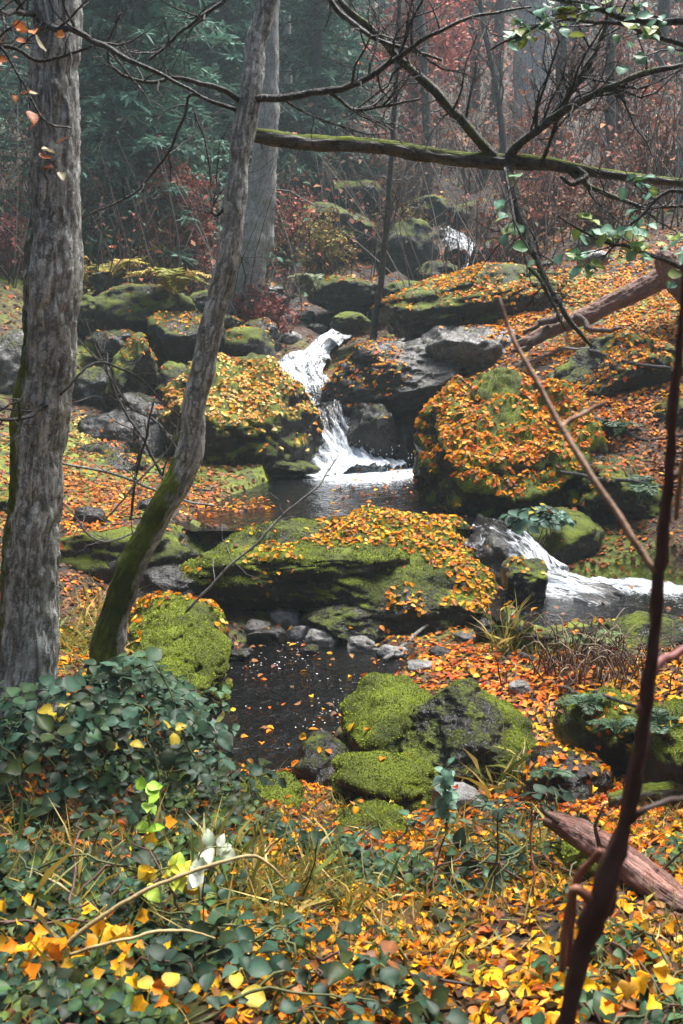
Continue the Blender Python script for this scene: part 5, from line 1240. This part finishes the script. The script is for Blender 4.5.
# the far mass of twigs and leaves on the hillside
tk = MB(); rk = np.random.default_rng(77); n = 26000
y = 19 + 60 * rk.uniform(0, 1, n) ** 1.5; x = rk.uniform(-.5, .5, n) * (y * .95 + 4); z = terrain(x, y)
keep = strip_d(x, y, RUN)[0] > 1.6; x, y, z = x[keep], y[keep], z[keep]; n = len(x)
h = np.abs(rk.normal(0, 1, n)) * (.5 + .022 * y); cl = fbm(xyz(x * .25, y * .25), 3, 33)
left = sstep(1.5, -4, x + cl * 4)
pal = np.where((rk.uniform(0, 1, n) < left * .8)[:, None], np.array([(.06,.12,.08),(.045,.085,.06),(.10,.13,.06)])[rk.integers(0, 3, n)], np.array(RUST + BR + DK + [(.07,.09,.05)])[rk.integers(0, 11, n)])
leaves(tk, np.stack([x, y, z + h], 1), np.tile((0, -.4, .8), (n, 1)), (.06 + .0035 * y) * rk.uniform(.5, 1.5, n), rk, pal * rk.uniform(.6, 1.3, (n, 1)), 'far', .9)
m = 3800; y = 18 + 50 * rk.uniform(0, 1, m) ** 1.4; x = rk.uniform(-.5, .5, m) * (y * .95 + 4); z = terrain(x, y); keep = strip_d(x, y, RUN)[0] > 1.2
for a, b, c in zip(x[keep], y[keep], z[keep]):
    L = rk.uniform(.6, 3.2); d = np.array([rk.normal(0, .35), rk.normal(0, .3), 1]) * L
    tube(tk, [(a, b, c - .1), (a + d[0] * .5 + rk.normal(0, .1), b + d[1] * .5, c + d[2] * .5), (a + d[0] * 1.2, b + d[1], c + d[2])], [.016, .010, .003], 5, 3, a=-.5, col=(.07,.05,.045) if rk.uniform() < .7 else (.2,.18,.16))
tag(tk.build('undergrowth', M_NEEDLE, smooth=False), 'brown and green thicket covering the foggy hillside', 'undergrowth', kind='stuff')

# unseen spruces added behind and beside the viewer to block low sky light
sw = MB(); rw = np.random.default_rng(41)
for k_ in range(34):
    a = rw.uniform(0, 1)
    if k_ < 14: x, y = rw.uniform(-18, 18), rw.uniform(-14, -5)
    elif k_ < 24: x, y = -rw.uniform(9.5, 17), rw.uniform(-5, 15)
    else: x, y = rw.uniform(9.5, 17), rw.uniform(-5, 15)
    z = th(x, y); H = rw.uniform(10, 16); tube(sw, [(x, y, z - .3), (x, y, z + H)], [.16, .03], 6, 6, col=(.05, .045, .04))
    n = 520; q = rw.uniform(.12, 1, n); r = (1 - q) ** .8 * H * .2 + .2; b = rw.uniform(0, 6.28, n); f = np.sqrt(rw.uniform(.15, 1, n)); d = np.stack([np.cos(b), np.sin(b), 0 * b], 1)
    p = np.array([x, y, z]) + d * (r * f)[:, None] + np.array([0, 0, 1]) * (q * H)[:, None]; ax = d * .8 + np.array([0, 0, -.5])
    leaves(sw, p, np.tile((0, 0, 1.0), (n, 1)), rw.uniform(.6, 1.2, n), rw, np.array((.05, .10, .07)) * rw.uniform(.6, 1.3, (n, 1)), 'kite', .5, (0, .5), (-.2, .5), .6, ax)
tag(sw.build('light_blocking_wood', M_NEEDLE, smooth=False), 'unseen spruce wood added round the viewer to block low sky light', 'wood', kind='stuff')

# ------------------------------------------------------------------ air, light, exposure
def haze():
    bm = bmesh.new(); bmesh.ops.create_cube(bm, size=1)
    me = bpy.data.meshes.new('haze'); bm.to_mesh(me); bm.free()
    o = bpy.data.objects.new('haze', me); COL.objects.link(o)
    lo, hi = (-150, -20, -4), (150, 130, 66)
    o.scale = [b - a for a, b in zip(lo, hi)]; o.location = [(a + b) / 2 for a, b in zip(lo, hi)]
    m, nt = material('haze'); v = nt.nodes.new('ShaderNodeVolumePrincipled')
    v.inputs['Color'].default_value = (.72, .88, .92, 1); v.inputs['Density'].default_value = HAZE; v.inputs['Anisotropy'].default_value = 0
    nt.links.new(v.outputs[0], nt.nodes.new('ShaderNodeOutputMaterial').inputs['Volume']); me.materials.append(m)
    tag(o, 'thin cool mist filling the valley', kind='stuff')
HAZE = .0016
haze()
w = bpy.data.worlds.new('World'); scene.world = w; w.use_nodes = True
nt = w.node_tree; nt.nodes.clear()
sky = nt.nodes.new('ShaderNodeTexSky'); sky.sky_type = 'NISHITA'; sky.sun_disc = False
EL, AZ = R(66), R(40)      # bright cloud high to the right
sky.sun_elevation = EL; sky.sun_rotation = AZ; sky.dust_density = 4; sky.air_density = 1.0; sky.ozone_density = .6
bg = nt.nodes.new('ShaderNodeBackground'); bg.inputs['Strength'].default_value = .066
nt.links.new(sky.outputs[0], bg.inputs['Color']); nt.links.new(bg.outputs[0], nt.nodes.new('ShaderNodeOutputWorld').inputs['Surface'])
sun = bpy.data.lights.new('sun', 'SUN'); sun.energy = 2.9; sun.angle = R(28); sun.color = (1, .985, .96)
so = bpy.data.objects.new('sun', sun); COL.objects.link(so)
dv = Vector((math.sin(AZ) * math.cos(EL), math.cos(AZ) * math.cos(EL), math.sin(EL)))
so.rotation_euler = dv.to_track_quat('Z', 'Y').to_euler(); so.location = (0, 0, 30)
vs = scene.view_settings; vs.view_transform = 'Standard'; vs.look = 'None'; vs.gamma = 1; vs.exposure = EXPO if 'EXPO' in globals() else 2.2
scene.render.engine = 'CYCLES'
cy = scene.cycles
cy.max_bounces = 6; cy.diffuse_bounces = 3; cy.glossy_bounces = 3; cy.transmission_bounces = 3; cy.volume_bounces = 1; cy.transparent_max_bounces = 8
cy.caustics_reflective = False; cy.caustics_refractive = False; cy.sample_clamp_indirect = 4
cy.use_adaptive_sampling = False
cy.use_denoising = True
try:
    cy.denoiser = 'OPENIMAGEDENOISE'; cy.denoising_input_passes = 'RGB_ALBEDO_NORMAL'; cy.denoising_prefilter = 'ACCURATE'
except Exception: pass
